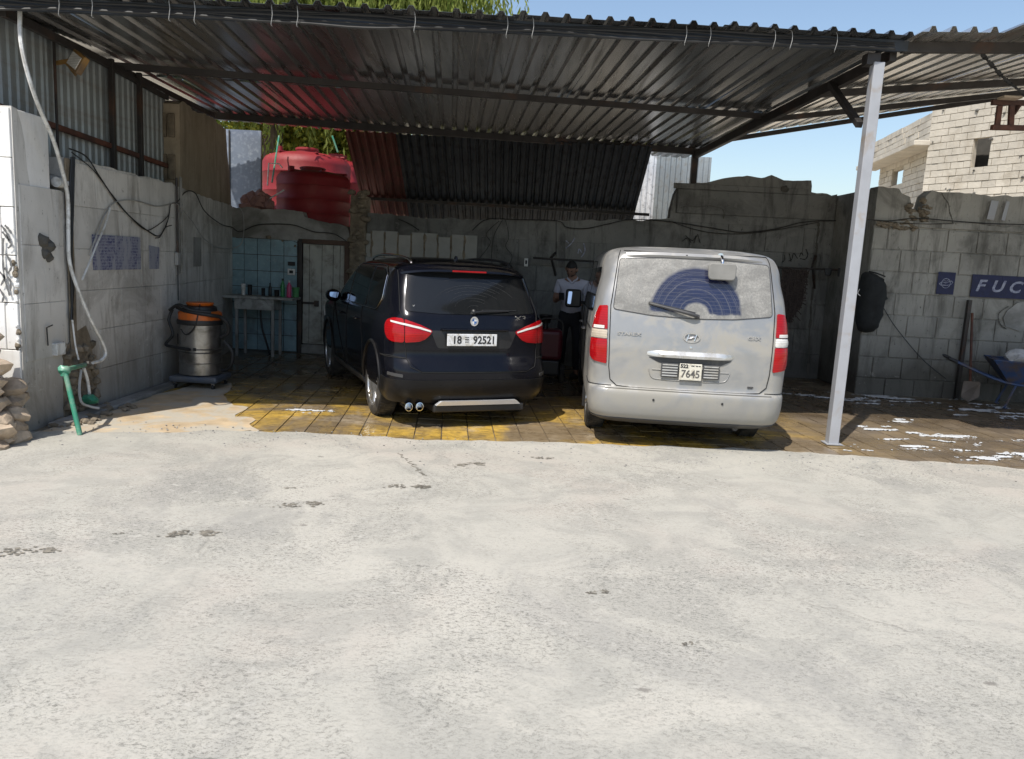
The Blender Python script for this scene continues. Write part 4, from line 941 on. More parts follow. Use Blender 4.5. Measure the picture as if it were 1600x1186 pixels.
class Shell:
    def __init__(s, rows, bow, L):
        R = [Vector(r[:3]).to_4d() for r in rows]; out = []
        A = np.array(rows, float); n = len(A); k = 6
        for i in range(n-1):
            a, b, c, d = A[max(i-1, 0)], A[i], A[i+1], A[min(i+2, n-1)]
            for j in range(k):
                t = j/k; q = .5*((2*b)+(c-a)*t+(2*a-5*b+4*c-d)*t*t+(3*b-a-3*c+d)*t**3)
                lo = np.minimum(b, c); hi = np.maximum(b, c); e = (hi-lo)*.08; q = np.clip(q, lo-e, hi+e); q[0] = b[0]+(c[0]-b[0])*t if abs(c[0]-b[0]) < 1e-3 else np.clip(q[0], lo[0], hi[0]); out.append(q)
        out.append(A[-1]); s.D = np.array(out); s.bow = bow; s.L = L
        for i in range(1, len(s.D)): s.D[i, 0] = max(s.D[i, 0], s.D[i-1, 0]+1e-5)
    def at(s, z): return [float(np.interp(z, s.D[:, 0], s.D[:, i])) for i in range(1, 6)]   # w r f Rr Rf
    def rear_y(s, x, z):
        w, r, f, R, Rf = s.at(z); ax = min(abs(x), w); y = r+s.bow*(ax/w)**2; R = min(R, w)
        if ax > w-R:
            u = (ax-(w-R))/R; y += R*(1-math.sqrt(max(0, 1-u*u)))
        return y
    def side_x(s, y, z):
        w, r, f, R, Rf = s.at(z); r2 = r+s.bow
        g = 1-.018*max(0, (y-s.L*.45)/(s.L*.5))**2-.012*max(0, (s.L*.45-y)/(s.L*.5))**2*0
        if y < r2+R:
            u = min(1, (r2+R-y)/R); return (w-R+R*math.sqrt(max(0, 1-u*u)))
        if y > f-Rf:
            u = min(1, (y-(f-Rf))/Rf); return (w-Rf*.75+Rf*.75*math.sqrt(max(0, 1-u*u)))*g
        return w*g
    def surfR(s, u, v): return Vector((u, s.rear_y(u, v), v))
    def surfS(s, side):
        return lambda u, v: Vector((side*s.side_x(u, v), u, v))
    def surfW(s, u, v):     # u = distance along the outline from rear centre (wraps round the corner)
        w, r, f, R, Rf = s.at(v); sg = 1 if u >= 0 else -1; a = abs(u); flat = w-R
        if a <= flat: return Vector((u, r+s.bow*(a/w)**2, v))
        th = (a-flat)/R
        if th <= PI/2:
            x = flat+R*math.sin(th); return Vector((sg*x, r+s.bow*(x/w)**2+R*(1-math.cos(th)), v))
        return Vector((sg*w, r+s.bow+R+(a-flat-R*PI/2), v))
    def mesh(s, wheels, wr, ww, name, mt, parent):
        vs = []; fs = []; D = s.D; rings = []
        for row in D:
            z, w, r, f, R, Rf = row; w = max(w, .004); R = min(R, w*.98); Rf = min(Rf, w*.95, (f-r)*.45); half = []
            for i in range(9): x = (w-R)*i/9; half.append((x, r+s.bow*(x/w)**2))
            for i in range(9):
                th = PI/2*i/8; x = w-R+R*math.sin(th); half.append((x, r+s.bow*(x/w)**2+R*(1-math.cos(th))))
            y0 = r+s.bow+R; y1 = f-Rf
            for i in range(1, 26):
                y = y0+(y1-y0)*i/26; half.append((s.side_x(y, z) if w > .02 else w, y))
            for i in range(9):
                th = PI/2*i/8; y = y1+Rf*math.sin(th); g = 1-.018*max(0, (y-s.L*.45)/(s.L*.5))**2
                half.append(((w-Rf*.75+Rf*.75*math.cos(th))*g, y))
            xl, yl = half[-1]
            for i in range(1, 6): half.append((xl*(1-i/6), yl+.06*(1-(1-i/6)**2)*w))
            ring = [(x, y, z) for x, y in half]+[(0, half[-1][1]+.002*w, z)]+[(-x, y, z) for x, y in half[:0:-1]]
            rings.append(ring)
        n = len(rings[0])
        for rg in rings: vs += rg
        for i in range(len(rings)-1):
            for j in range(n): fs.append((i*n+j, i*n+(j+1) % n, (i+1)*n+(j+1) % n, (i+1)*n+j))
        fs += [tuple(range(n))[::-1], tuple((len(rings)-1)*n+j for j in range(n))]
        mb = MB(); mb.add(vs, fs); o = mb.build(name, mt, parent)
        cut = MB()
        for (x, y, z) in wheels: cut.lathe([(wr, -ww/2), (wr, ww/2)], (x, y, z), 40, R=Matrix.Rotation(PI/2, 3, 'Y'))
        co = cut.build('cutter', mt); md = o.modifiers.new('b', 'BOOLEAN'); md.object = co; md.operation = 'DIFFERENCE'; md.solver = 'EXACT'
        dg = bpy.context.evaluated_depsgraph_get(); me = bpy.data.meshes.new_from_object(o.evaluated_get(dg)); o.modifiers.clear(); o.data = me
        cm = co.data; bpy.data.objects.remove(co); bpy.data.meshes.remove(cm)
        me.shade_smooth(); me.set_sharp_from_angle(angle=math.radians(40)); o.name = name; return o
def rpoly(P, r, k=4):
    out = []; n = len(P)
    for i in range(n):
        a, b, c = Vector(P[i-1]), Vector(P[i]), Vector(P[(i+1) % n]); d1 = (a-b); d2 = (c-b)
        q = min(r, d1.length*.45, d2.length*.45); p1 = b+d1.normalized()*q; p2 = b+d2.normalized()*q
        for j in range(k+1):
            t = j/k; out.append(tuple(p1*(1-t)**2+b*2*t*(1-t)+p2*t*t))
    return out
def dens(P, step):
    out = []; n = len(P)
    for i in range(n):
        a, b = Vector(P[i]), Vector(P[(i+1) % n]); k = max(1, int((b-a).length/step))
        for j in range(k): out.append(tuple(a+(b-a)*j/k))
    return out
def patch(name, P, surf, mt, parent, off=.003, thick=.004, grid=.04, smooth=True, dome=0):
    P = dens(P, grid); xs = [p[0] for p in P]; ys = [p[1] for p in P]; pts = [Vector(p) for p in P]; nb = len(pts)
    nx = int((max(xs)-min(xs))/grid); ny = int((max(ys)-min(ys))/grid)
    for i in range(1, nx+1):
        for j in range(1, ny+1):
            q = (min(xs)+i*grid*.997+.001, min(ys)+j*grid*.997+.001)
            if inside(q, P) and min((q[0]-x)**2+(q[1]-y)**2 for x, y in P) > (grid*.35)**2: pts.append(Vector(q))
    r = delaunay_2d_cdt(pts, [], [list(range(nb))], 1, 1e-6); V = []; e = .004; N = []
    cx = (max(xs)+min(xs))/2; cy = (max(ys)+min(ys))/2
    for p in r[0]:
        q = surf(p.x, p.y); a = surf(p.x+e, p.y)-surf(p.x-e, p.y); b = surf(p.x, p.y+e)-surf(p.x, p.y-e); nn = a.cross(b)
        if nn.length < 1e-9: nn = Vector((0, -1, 0))
        nn.normalize(); N.append(nn); V.append(q)
    av = sum(N, Vector()); ctr = sum(V, Vector())/len(V)
    ref = Vector((ctr.x*1.2, ctr.y-REFY, ctr.z-.8)); sg = 1 if av.dot(ref) > 0 else -1
    top = [v+n_*sg*(off+thick) for v, n_ in zip(V, N)]
    if dome:
        for i, p in enumerate(r[0]):
            dd = min(math.hypot(p.x-x, p.y-y) for x, y in P); top[i] = top[i]+N[i]*sg*dome*min(1, dd/(.35*min(max(xs)-min(xs), max(ys)-min(ys)))) ** .5
    bot = [v+n_*sg*(off-.003) for v, n_ in zip(V, N)]
    cnt = {}
    for f in r[2]:
        for a, b in zip(f, f[1:]+f[:1]) if isinstance(f, list) else zip(f, list(f[1:])+[f[0]]):
            cnt[(min(a, b), max(a, b))] = cnt.get((min(a, b), max(a, b)), 0)+1
    n = len(V); mb = MB(); mb.add(top+bot, [tuple(f) for f in r[2]]+[(a, b, b+n, a+n) for (a, b), k in cnt.items() if k == 1])
    o = mb.build(name, mt, parent, fixn=True, smooth=smooth, ang=40); return o
REFY = 2.0
def inside(q, P):
    c = False; n = len(P)
    for i in range(n):
        x1, y1 = P[i]; x2, y2 = P[i-1]
        if (y1 > q[1]) != (y2 > q[1]) and q[0] < (x2-x1)*(q[1]-y1)/(y2-y1)+x1: c = not c
    return c
def line_on(name, P, surf, r, mt, parent, off=.003, closed=False, n=5):
    P = list(P); P = dens(P, .03) if closed else dens(P+[P[-1]], .03)
    if closed: P = P+[P[0]]
    pts = []
    for p in P:
        e = .004; q = surf(*p); a = surf(p[0]+e, p[1])-surf(p[0]-e, p[1]); b = surf(p[0], p[1]+e)-surf(p[0], p[1]-e); nn = a.cross(b)
        nn = nn.normalized() if nn.length > 1e-9 else Vector((0, -1, 0))
        ref = Vector((q.x*1.2, q.y-REFY, q.z-.8)); nn = nn if nn.dot(ref) > 0 else -nn; pts.append(q+nn*off)
    mb = MB(); mb.tube(pts, r, n); return mb.build(name, mt, parent, smooth=True, ang=80)
def wheel(parent, x, y, R, rimR, wdt, side, spokes, mrim):
    w = empty('wheel', (x, y, R)); w.parent = parent; RR = Matrix.Rotation(PI/2*side, 3, 'Y')
    hw = wdt/2
    mb = MB(); P = [(rimR, -hw*.92), (rimR+.03, -hw), (R-.045, -hw), (R-.012, -hw*.86), (R, -hw*.6), (R, hw*.6), (R-.012, hw*.86), (R-.045, hw), (rimR+.03, hw), (rimR, hw*.92)]
    mb.lathe(P+[P[0]], n=56, R=RR); ty = mb.build('tyre', M_TYRE, w, smooth=True, ang=40)
    tr = MB()
    for k in range(56):
        a = 2*PI*k/56
        for s_ in (-.55, 0, .55):
            c = RR@Vector((math.cos(a+s_*.06)*(R+.0), math.sin(a+s_*.06)*(R+.0), s_*hw)); Rm = RR@Matrix.Rotation(a, 3, 'Z'); tr.box(c, (.006, .024, hw*.42), R=Rm)
    tag(tr.build('tread', M_TYRE, w), kind='stuff')
    rm = MB(); rm.lathe([(rimR-.004, -hw*.9), (rimR+.008, -hw*.93), (rimR-.022, -hw*.5), (rimR-.03, 0), (rimR-.03, hw*.55), (rimR-.012, hw*.92), (rimR+.010, hw*.95), (rimR+.012, hw*.86)], n=48, R=RR)
    rm.build('rim', mrim, w, smooth=True, ang=40)
    sp = MB(); sp.lathe([(0, hw*.80), (.035, hw*.80), (.06, hw*.70), (.065, hw*.45), (0, hw*.45)], n=20, R=RR)
    for k in range(spokes):
        a = 2*PI*k/spokes
        for dd in ((-.16, .16) if spokes <= 5 else (0,)):
            p0 = RR@Vector((.04*math.cos(a+dd), .04*math.sin(a+dd), hw*.66)); p1 = RR@Vector(((rimR-.015)*math.cos(a+dd*1.1), (rimR-.015)*math.sin(a+dd*1.1), hw*.82)); sp.beam(p0, p1, .032 if spokes <= 5 else .04, .022)
    sp.build('spokes', mrim, w, smooth=True, bevel=.004, ang=40)
    dk = MB(); dk.lathe([(0, -hw*.1), (rimR*.72, -hw*.1), (rimR*.72, 0), (0, 0)], n=28, R=RR); dk.build('brake_disc', M_CLAD, w)
    return w
def rearM(x, y, z, tilt=0, yaw=0): return Matrix.Translation((x, y, z))@Matrix.Rotation(PI/2+tilt, 4, 'X')@Matrix.Rotation(yaw, 4, 'Y')
# ===== black estate car =====
K1 = .945
REFY = 2.0
suv = empty('parked_car', (-.335, 7.37, 0), .402, label='black off-road estate car with wet shiny paint and number plate 18 92521', cat='car'); suv.scale = (.885, .955, .99)
rows = [(.20, .70, .42, 4.40, .20, .5), (.24, .84, .22, 4.50, .22, .5), (.30, .90, .11, 4.58, .24, .5), (.42, .93, .045, 4.63, .26, .5), (.56, .94, .03, 4.65, .27, .5), (.64, .94, .055, 4.65, .27, .5), (.72, .94, .10, 4.64, .27, .5), (.82, .94, .11, 4.62, .27, .5), (.92, .935, .11, 4.58, .27, .5), (1.0, .925, .125, 4.42, .26, .5), (1.05, .915, .14, 4.0, .25, .45), (1.08, .905, .15, 3.62, .24, .40), (1.12, .885, .17, 3.48, .22, .36), (1.2, .872, .235, 3.30, .20, .33), (1.3, .848, .31, 3.10, .19, .30), (1.4, .82, .375, 2.90, .18, .28), (1.48, .792, .42, 2.74, .18, .27), (1.54, .76, .45, 2.58, .20, .26), (1.585, .70, .47, 2.40, .26, .3), (1.62, .57, .58, 2.2, .34, .35), (1.642, .45, .74, 2.0, .36, .35), (1.656, .30, .95, 1.8, .25, .25), (1.662, .12, 1.15, 1.6, .1, .1), (1.663, .01, 1.3, 1.5, .008, .008)]
SH = Shell(rows, .07, 4.65); WY0, WY1 = .94, 3.75
SH.mesh([(s*.85, y, .36) for s in (-1, 1) for y in (WY0, WY1)], .415, .42, 'body', M_NAVYCAR, suv)
for s in (-1, 1):
    wheel(suv, s*.815, WY0, .362, .245, .235, s, 5, M_ALLOY); wheel(suv, s*.815, WY1, .362, .245, .235, s, 5, M_ALLOY)
R_ = SH.surfR; Wp = SH.surfW
patch('rear_window', rpoly([(-.755, 1.145), (-.40, 1.125), (.40, 1.125), (.765, 1.145), (.675, 1.505), (.3, 1.525), (-.3, 1.525), (-.675, 1.505)], .03), R_, mat('rear_glass_streaked', (.010, .011, .012), .06, co='O', var=.1, bump=0, rvar=.03), suv, off=.002, thick=.003)
# wiper smear rings on the glass
rg = MB()
for k in range(9):
    rr = .07+.05*k+rnd.uniform(-.015, .015); P = []
    a0 = .12+rnd.random()*.9; a1 = a0+.8+rnd.random()*1.2; a1 = min(a1, PI-.1)
    for j in range(26):
        a = a0+(a1-a0)*j/25; x = .02+rr*1.35*math.cos(a); z = 1.165+rr*.66*math.sin(a)
        if abs(x) < .70 and z < 1.50: P.append(R_(x, z)+Vector((0, -.0075, .003)))
    if len(P) > 3: rg.tube(P, .0007, 3)
rg.build('wiper_smear_rings', mat('dried_water_ring', (.10, .10, .10), .7, bump=0, co='O'), suv)
# spoiler
mb = MB(); n = 21; vs = []
for i in range(n):
    x = -.735+1.47*i/(n-1); e = (abs(x)/.735)**4; yb = SH.rear_y(x*.97, 1.53)
    for (dy, z) in ((-.085+.06*e, 1.530-.045*e), (-.080+.06*e, 1.548-.04*e), (.03, 1.585-.05*e), (.16, 1.60-.06*e), (.05, 1.52-.03*e)): vs.append((x, yb+dy, z))
fs = [(i*5+j, i*5+(j+1) % 5, (i+1)*5+(j+1) % 5, (i+1)*5+j) for i in range(n-1) for j in range(5)]+[(0, 1, 2, 3, 4), tuple((n-1)*5+j for j in range(5))[::-1]]
mb.add(vs, fs); spo = mb.build('roof_spoiler', M_NAVYCAR, suv, smooth=True, ang=30)
mb = MB(); yb = SH.rear_y(0, 1.53); mb.box((0, yb-.084, 1.5375), (.40, .012, .017)); mb.build('brake_light', M_REDL, suv, bevel=.004)
# panel gaps
line_on('panel_gap', [(-.75, 1.52), (-.80, 1.14), (-.775, 1.08), (-.765, .83), (-.755, .70), (-.72, .62), (-.60, .575), (.60, .575), (.72, .62), (.755, .70), (.765, .83), (.775, 1.08), (.80, 1.14), (.75, 1.52)], R_, .004, M_GAP, suv)
line_on('panel_gap', [(-1.2, .70), (-.94, .715), (-.76, .70)], Wp, .004, M_GAP, suv); line_on('panel_gap', [(.76, .70), (.94, .715), (1.2, .70)], Wp, .004, M_GAP, suv)
# tailgate pressing: shelf above plate, crease, lower lip
mb = MB(); mb.box((0, SH.rear_y(0, .97)-.012, .985), (.78, .05, .022)); mb.build('tailgate_handle_strip', M_NAVYCAR, suv, bevel=.01)
patch('plate_recess', rpoly([(-.42, .80), (.42, .80), (.50, .97), (-.50, .97)], .03), R_, M_BLKPL, suv, off=-.002, thick=.003)
patch('tailgate_lower_pressing', rpoly([(-.62, .585), (.62, .585), (.72, .66), (.73, .72), (-.73, .72), (-.72, .66)], .03), R_, M_NAVYCAR, suv, off=.000, thick=.010)
# tail lamps
for s in (-1, 1):
    tl = empty('tail_light'); tl.parent = suv
    patch('lens_inner', [(s*x, z) for x, z in rpoly([(.768, .848), (.62, .862), (.56, .885), (.49, .945), (.485, .968), (.60, 1.015), (.768, 1.066)], .015)], Wp, M_REDL, tl, off=.002, thick=.012, grid=.03, dome=.006)
    patch('lens_outer', [(s*x, z) for x, z in rpoly([(.776, .848), (.776, 1.070), (.88, 1.075), (.98, 1.05), (1.03, 1.0), (1.02, .93), (.97, .87), (.90, .848)], .025)], Wp, M_REDL, tl, off=.002, thick=.012, grid=.03, dome=.006)
    patch('light_bar', [(s*x, z) for x, z in rpoly([(.50, .950), (.62, .978), (.768, 1.008), (.92, 1.030), (.92, 1.046), (.768, 1.026), (.62, .998), (.50, .965)], .006)], Wp, M_CLEARL, tl, off=.018, thick=.006, grid=.02)
    # reflector low in bumper
    patch('bumper_reflector', [(s*x, z) for x, z in rpoly([(.80, .52), (1.0, .53), (1.0, .56), (.80, .55)], .01)], Wp, M_CLAD, suv, off=.002, thick=.004, grid=.03)
# roundel
def ring(parent, name, c, r0, r1, th, mt, sx=1):
    mb = MB(); n = 32; A = [(c[0]+r*sx*math.cos(2*PI*k/n), c[1]-d, c[2]+r*math.sin(2*PI*k/n)) for (r, d) in ((r1, 0), (r1, th), (r0, th), (r0, 0)) for k in range(n)]
    mb.add(A, [(q*n+k, q*n+(k+1) % n, ((q+1) % 4)*n+(k+1) % n, ((q+1) % 4)*n+k) for q in range(4) for k in range(n)]); return mb.build(name, mt, parent, smooth=True, ang=30)
ey = SH.rear_y(0, 1.06)-.004; bd_ = empty('badge'); bd_.parent = suv
ring(bd_, 'badge_ring', (-.01, ey, 1.065), .034, .046, .010, M_CHROME)
M_BBLUE = mat('badge_blue', (.02, .13, .40), .3, bump=0, co='O'); M_BWHT = mat('badge_white', (.75, .76, .78), .3, bump=0, co='O')
for q in range(4):
    mb = MB(); P = [(0, 0)]+[(.034*math.cos(q*PI/2+t), .034*math.sin(q*PI/2+t)) for t in np.linspace(0, PI/2, 8)]
    mb.prism(P, lambda u, v, d: (-.01+u, ey-.006+d, 1.065+v), .006); mb.build('badge_quarter', M_BBLUE if q in (1, 3) else M_BWHT, bd_)
mb = MB(); rr = ring(bd_, 'badge_inner_ring', (-.01, ey-.006, 1.065), .0255, .029, .003, M_CHROME)
# number plate
px_ = empty('number_plate'); px_.parent = suv; yb = SH.rear_y(0, .885)-.020
mb = MB(); mb.box((-.04, yb, .885), (.575, .010, .118)); mb.build('plate', M_PLATE, px_, bevel=.006)
mb = MB(); mb.box((-.04, yb+.004, .885), (.59, .008, .132)); mb.build('plate_holder', M_BLKPL, px_, bevel=.006)
text_mesh('18', .105, M_INK, 'digits', px_, rearM(-.218, yb-.006, .883), .0012, (1.03, 1), bold=.0025)
text_mesh('92521', .105, M_INK, 'digits', px_, rearM(.098, yb-.006, .883), .0012, (1.0, 1), bold=.0025)
mb = MB()
for i, z in enumerate((.912, .890, .868)): mb.box((-.103, yb-.0062, z), (.046, .002, .009 if i == 1 else .006))
mb.build('country_script', M_INK, px_)
text_mesh('X3', .095, M_CHROME, 'model_badge', suv, rearM(.56, SH.rear_y(.62, 1.09)-.004, 1.095, yaw=.13), .003, (1.35, .75), bold=.001)
# wiper
wp = empty('rear_wiper'); wp.parent = suv; q = R_(0, 1.15)
mb = MB(); mb.lathe([(.03, 0), (.03, .03), (.015, .045), (0, .046)], q+Vector((0, .005, 0)), 14, R=Matrix.Rotation(PI/2, 3, 'X')); mb.build('wiper_pivot', M_BLKPL, wp, smooth=True)
mb = MB(); mb.tube([q+Vector((0, -.035, 0)), R_(.15, 1.16)+Vector((0, -.035, 0)), R_(.42, 1.165)+Vector((0, -.02, 0))], [.012, .006], 6, smooth=4); mb.build('wiper_arm', M_BLKPL, wp)
mb = MB(); mb.tube([R_(.10, 1.17)+Vector((0, -.015, 0)), R_(.52, 1.17)+Vector((0, -.012, 0))], .006, 5); mb.build('wiper_blade', M_BLKPL, wp)
# lower cladding, diffuser, skid trim, exhausts
patch('lower_bumper_cladding', rpoly([(-1.33, .30), (-1.0, .27), (1.0, .27), (1.33, .30), (1.20, .50), (.9, .50), (-.9, .50), (-1.20, .50)], .02), Wp, M_CLAD2, suv, off=.002, thick=.012, grid=.05)
mb = MB(); yb = SH.rear_y(0, .40)
pr = [(-.50, .245), (.50, .245), (.44, .29), (-.44, .29)]
mb.prism(rpoly(pr, .01), lambda u, v, d: (u+.06, yb-.035+d+.05*(abs(u)/.5)**2, v), .05); mb.build('silver_skid_trim', M_SATIN, suv, smooth=True, ang=30, bevel=.004)
mb = MB(); mb.bx((-.45, .10, .17), (.62, .5, .245)); mb.build('diffuser', M_BLKPL, suv, bevel=.015)
for x in (-.72, -.60):
    ex = MB(); RR = Matrix.Rotation(PI/2, 3, 'X'); ex.lathe([(.036, -.20), (.040, -.0), (.043, .010), (.036, .012), (.033, 0), (.033, -.15), (0, -.15)], (x, .13, .232), 20, R=RR); ex.build('exhaust_tip', [M_CHROME][0], suv, smooth=True, ang=40)
# sides
for s in (-1, 1):
    Ss = SH.surfS(s)
    ys_ = [(.70, 1.20), (.86, 1.12), (3.22, 1.09), (2.62, 1.45), (2.30, 1.525), (1.2, 1.545), (.95, 1.50), (.78, 1.36)]
    patch('side_window', rpoly([(1.50, 1.115), (2.42, 1.10), (2.36, 1.525), (1.52, 1.54)], .03), Ss, M_GLASSD, suv, off=.002, thick=.003)
    patch('side_window', rpoly([(2.50, 1.10), (3.18, 1.09), (2.72, 1.42), (2.44, 1.52)], .03), Ss, M_GLASSD, suv, off=.002, thick=.003)
    patch('quarter_window', rpoly([(.80, 1.24), (.98, 1.13), (1.42, 1.12), (1.44, 1.54), (1.05, 1.525), (.86, 1.46)], .04), Ss, M_GLASSD, suv, off=.002, thick=.003)
    line_on('window_chrome_trim', rpoly([(.77, 1.23), (.97, 1.105), (3.24, 1.07), (2.72, 1.455), (2.40, 1.555), (1.05, 1.56), (.84, 1.49)], .05), Ss, .0055, M_CHROME, suv, off=.006, closed=True)
    line_on('panel_gap', [(1.62, 1.10), (1.52, .90), (1.42, .65), (1.45, .34), (2.35, .31), (2.40, .7), (2.44, 1.10)], Ss, .004, M_GAP, suv)
    line_on('panel_gap', [(2.40, .31), (3.28, .33), (3.36, .7), (3.34, 1.06)], Ss, .004, M_GAP, suv)
    patch('sill_cladding', rpoly([(1.38, .22), (3.30, .22), (3.28, .34), (1.42, .34)], .02), Ss, M_CLAD, suv, off=.002, thick=.010)
    line_on('sill_chrome_line', [(1.42, .35), (3.28, .35)], Ss, .005, M_CHROME, suv, off=.01)
    for (yy, zz) in ((1.72, .95), (2.62, .94)):
        h = empty('door_handle'); h.parent = suv; mb = MB(); P = [Ss(yy, zz)+Vector((s*.005, 0, 0)), Ss(yy+.02, zz)+Vector((s*.038, 0, 0)), Ss(yy+.2, zz)+Vector((s*.038, 0, 0)), Ss(yy+.22, zz)+Vector((s*.005, 0, 0))]; mb.tube(P, .011, 6, smooth=4); mb.build('grip', M_NAVYCAR, h, smooth=True)
    # arch cladding
    for wy in (WY0, WY1):
        mb = MB(); P = []
        for k in range(17):
            a = PI*k/16; yy = wy+.425*math.cos(a); zz = .36+.425*math.sin(a)
            P.append(Vector((s*(SH.side_x(min(max(yy, .1), 4.5), max(zz, .25))+.004), yy, zz)))
        mb.tube(P, .018, 6); mb.build('wheel_arch_trim', M_CLAD2, suv, smooth=True)
    # mirror
    m = empty('door_mirror'); m.parent = suv; c = Vector((s*1.0, 3.02, 1.13)); mb = MB()
    mb.lathe([(0, -.10), (.085, -.095), (.125, -.05), (.125, .02), (.10, .07), (0, .085)], c, 18, R=Matrix(((.82, 0, 0), (0, 0, -1), (0, .62, 0))).to_3x3()); mb.build('mirror_housing', M_NAVYCAR, m, smooth=True, ang=60)
    mb = MB(); mb.prism(rpoly([(-.07, -.01), (.03, -.03), (.06, .045), (-.07, .045)], .02), lambda u, v, d: (c.x+u, c.y-.112+d+.02*u+.22*v, c.z+v), .008); mb.build('mirror_glass', mat('mirror_silvering', (.50, .55, .62), .04, 1, bump=0, var=0, co='O'), m)
    mb = MB(); mb.beam((s*.86, 3.05, 1.09), (s*.96, 3.03, 1.11), .05, .03); mb.build('mirror_stalk', M_BLKPL, m)
    # roof rail
    mb = MB(); rx = .60; mb.tube([(s*.585, .62, 1.585), (s*.60, .72, 1.635), (s*.615, 1.2, 1.665), (s*.615, 1.9, 1.66), (s*.60, 2.3, 1.63), (s*.59, 2.4, 1.60)], .014, 7, smooth=6); mb.build('roof_rail', M_CHROME if s < 0 else M_BLKPL, suv, smooth=True)
    patch('headlight', rpoly([(4.05, .80), (4.40, .72), (4.5, .86), (4.2, .95)], .03), Ss, M_CLEARL, suv)
mb = MB(); mb.prism([(0, 0), (.13, 0), (.05, .06), (.02, .055)], lambda u, v, d: (-.012+d*1, .78+u, 1.63+v), .024); mb.build('antenna_fin', M_NAVYCAR, suv, bevel=.006)
def windscreen(parent, sh, z0, z1, wx0, wx1):
    n = 12; vs = []
    for j in range(9):
        z = z0+(z1-z0)*j/8; w, r, f, R, Rf = sh.at(z); hw = wx0+(wx1-wx0)*j/8
        for i in range(n+1):
            x = -hw+2*hw*i/n; xx = abs(x)
            # front outline y at x
            g = w-Rf*.75
            y = f+.06*w*(1-min(1, xx/max(g, .01))**2) if xx < g else (f-Rf)+Rf*math.sqrt(max(0, 1-((xx-g)/(Rf*.75))**2))
            vs.append((x, y+.006, z+.004))
    mb = MB(); mb.add(vs, [(j*(n+1)+i, j*(n+1)+i+1, (j+1)*(n+1)+i+1, (j+1)*(n+1)+i) for j in range(8) for i in range(n)]); mb.build('windscreen', M_GLASSD, parent, smooth=True)
windscreen(suv, SH, 1.13, 1.55, .72, .56)
mb = MB(); mb.prism(rpoly([(-.035, -.035), (0, -.012), (.035, -.035), (.012, 0), (.035, .035), (0, .012), (-.035, .035), (-.012, 0)], .002), lambda u, v, d: (-.66+u*.5, R_(-.66, 1.19).y-.008, 1.19+v*.5), .001); mb.build('window_sticker', M_PLATE, suv)
# ===== silver minibus =====
REFY = 2.5
K2 = .962
van = empty('parked_van', (1.58, 6.82, 0), -.055, label='dusty silver minibus with a half wiped dirty rear window and plate 7645', cat='van'); van.scale = (.925, .93, .965)
rows = [(.22, .72, .40, 4.8, .2, .5), (.25, .86, .18, 4.95, .2, .5), (.31, .925, .06, 5.04, .2, .5), (.40, .95, .015, 5.1, .2, .5), (.52, .958, .0, 5.12, .2, .5), (.575, .958, .01, 5.12, .2, .5), (.595, .958, .045, 5.12, .19, .5), (.64, .958, .065, 5.12, .17, .5), (.8, .962, .07, 5.12, .16, .5), (.95, .96, .075, 5.08, .16, .5), (1.03, .958, .085, 4.9, .16, .45), (1.1, .955, .095, 4.6, .16, .4), (1.18, .95, .11, 4.34, .16, .36), (1.3, .94, .135, 4.12, .16, .33), (1.45, .92, .17, 3.86, .16, .3), (1.6, .885, .215, 3.6, .17, .3), (1.72, .872, .255, 3.38, .18, .3), (1.80, .848, .29, 3.2, .20, .3), (1.85, .81, .32, 3.0, .22, .3), (1.885, .735, .38, 2.8, .26, .3), (1.91, .56, .52, 2.6, .30, .3), (1.922, .38, .8, 2.3, .25, .25), (1.927, .15, 1.1, 2.0, .1, .1), (1.928, .01, 1.4, 1.7, .008, .008)]
SV = Shell(rows, .055, 5.12); R_ = SV.surfR; Wp = SV.surfW; V0, V1 = 1.10, 4.25
SV.mesh([(s*.87, y, .34) for s in (-1, 1) for y in (V0, V1)], .39, .42, 'body', M_SILVER, van)
for s in (-1, 1):
    wheel(van, s*.83, V0, .335, .215, .215, s, 6, M_ALLOY); wheel(van, s*.83, V1, .335, .215, .215, s, 6, M_ALLOY)
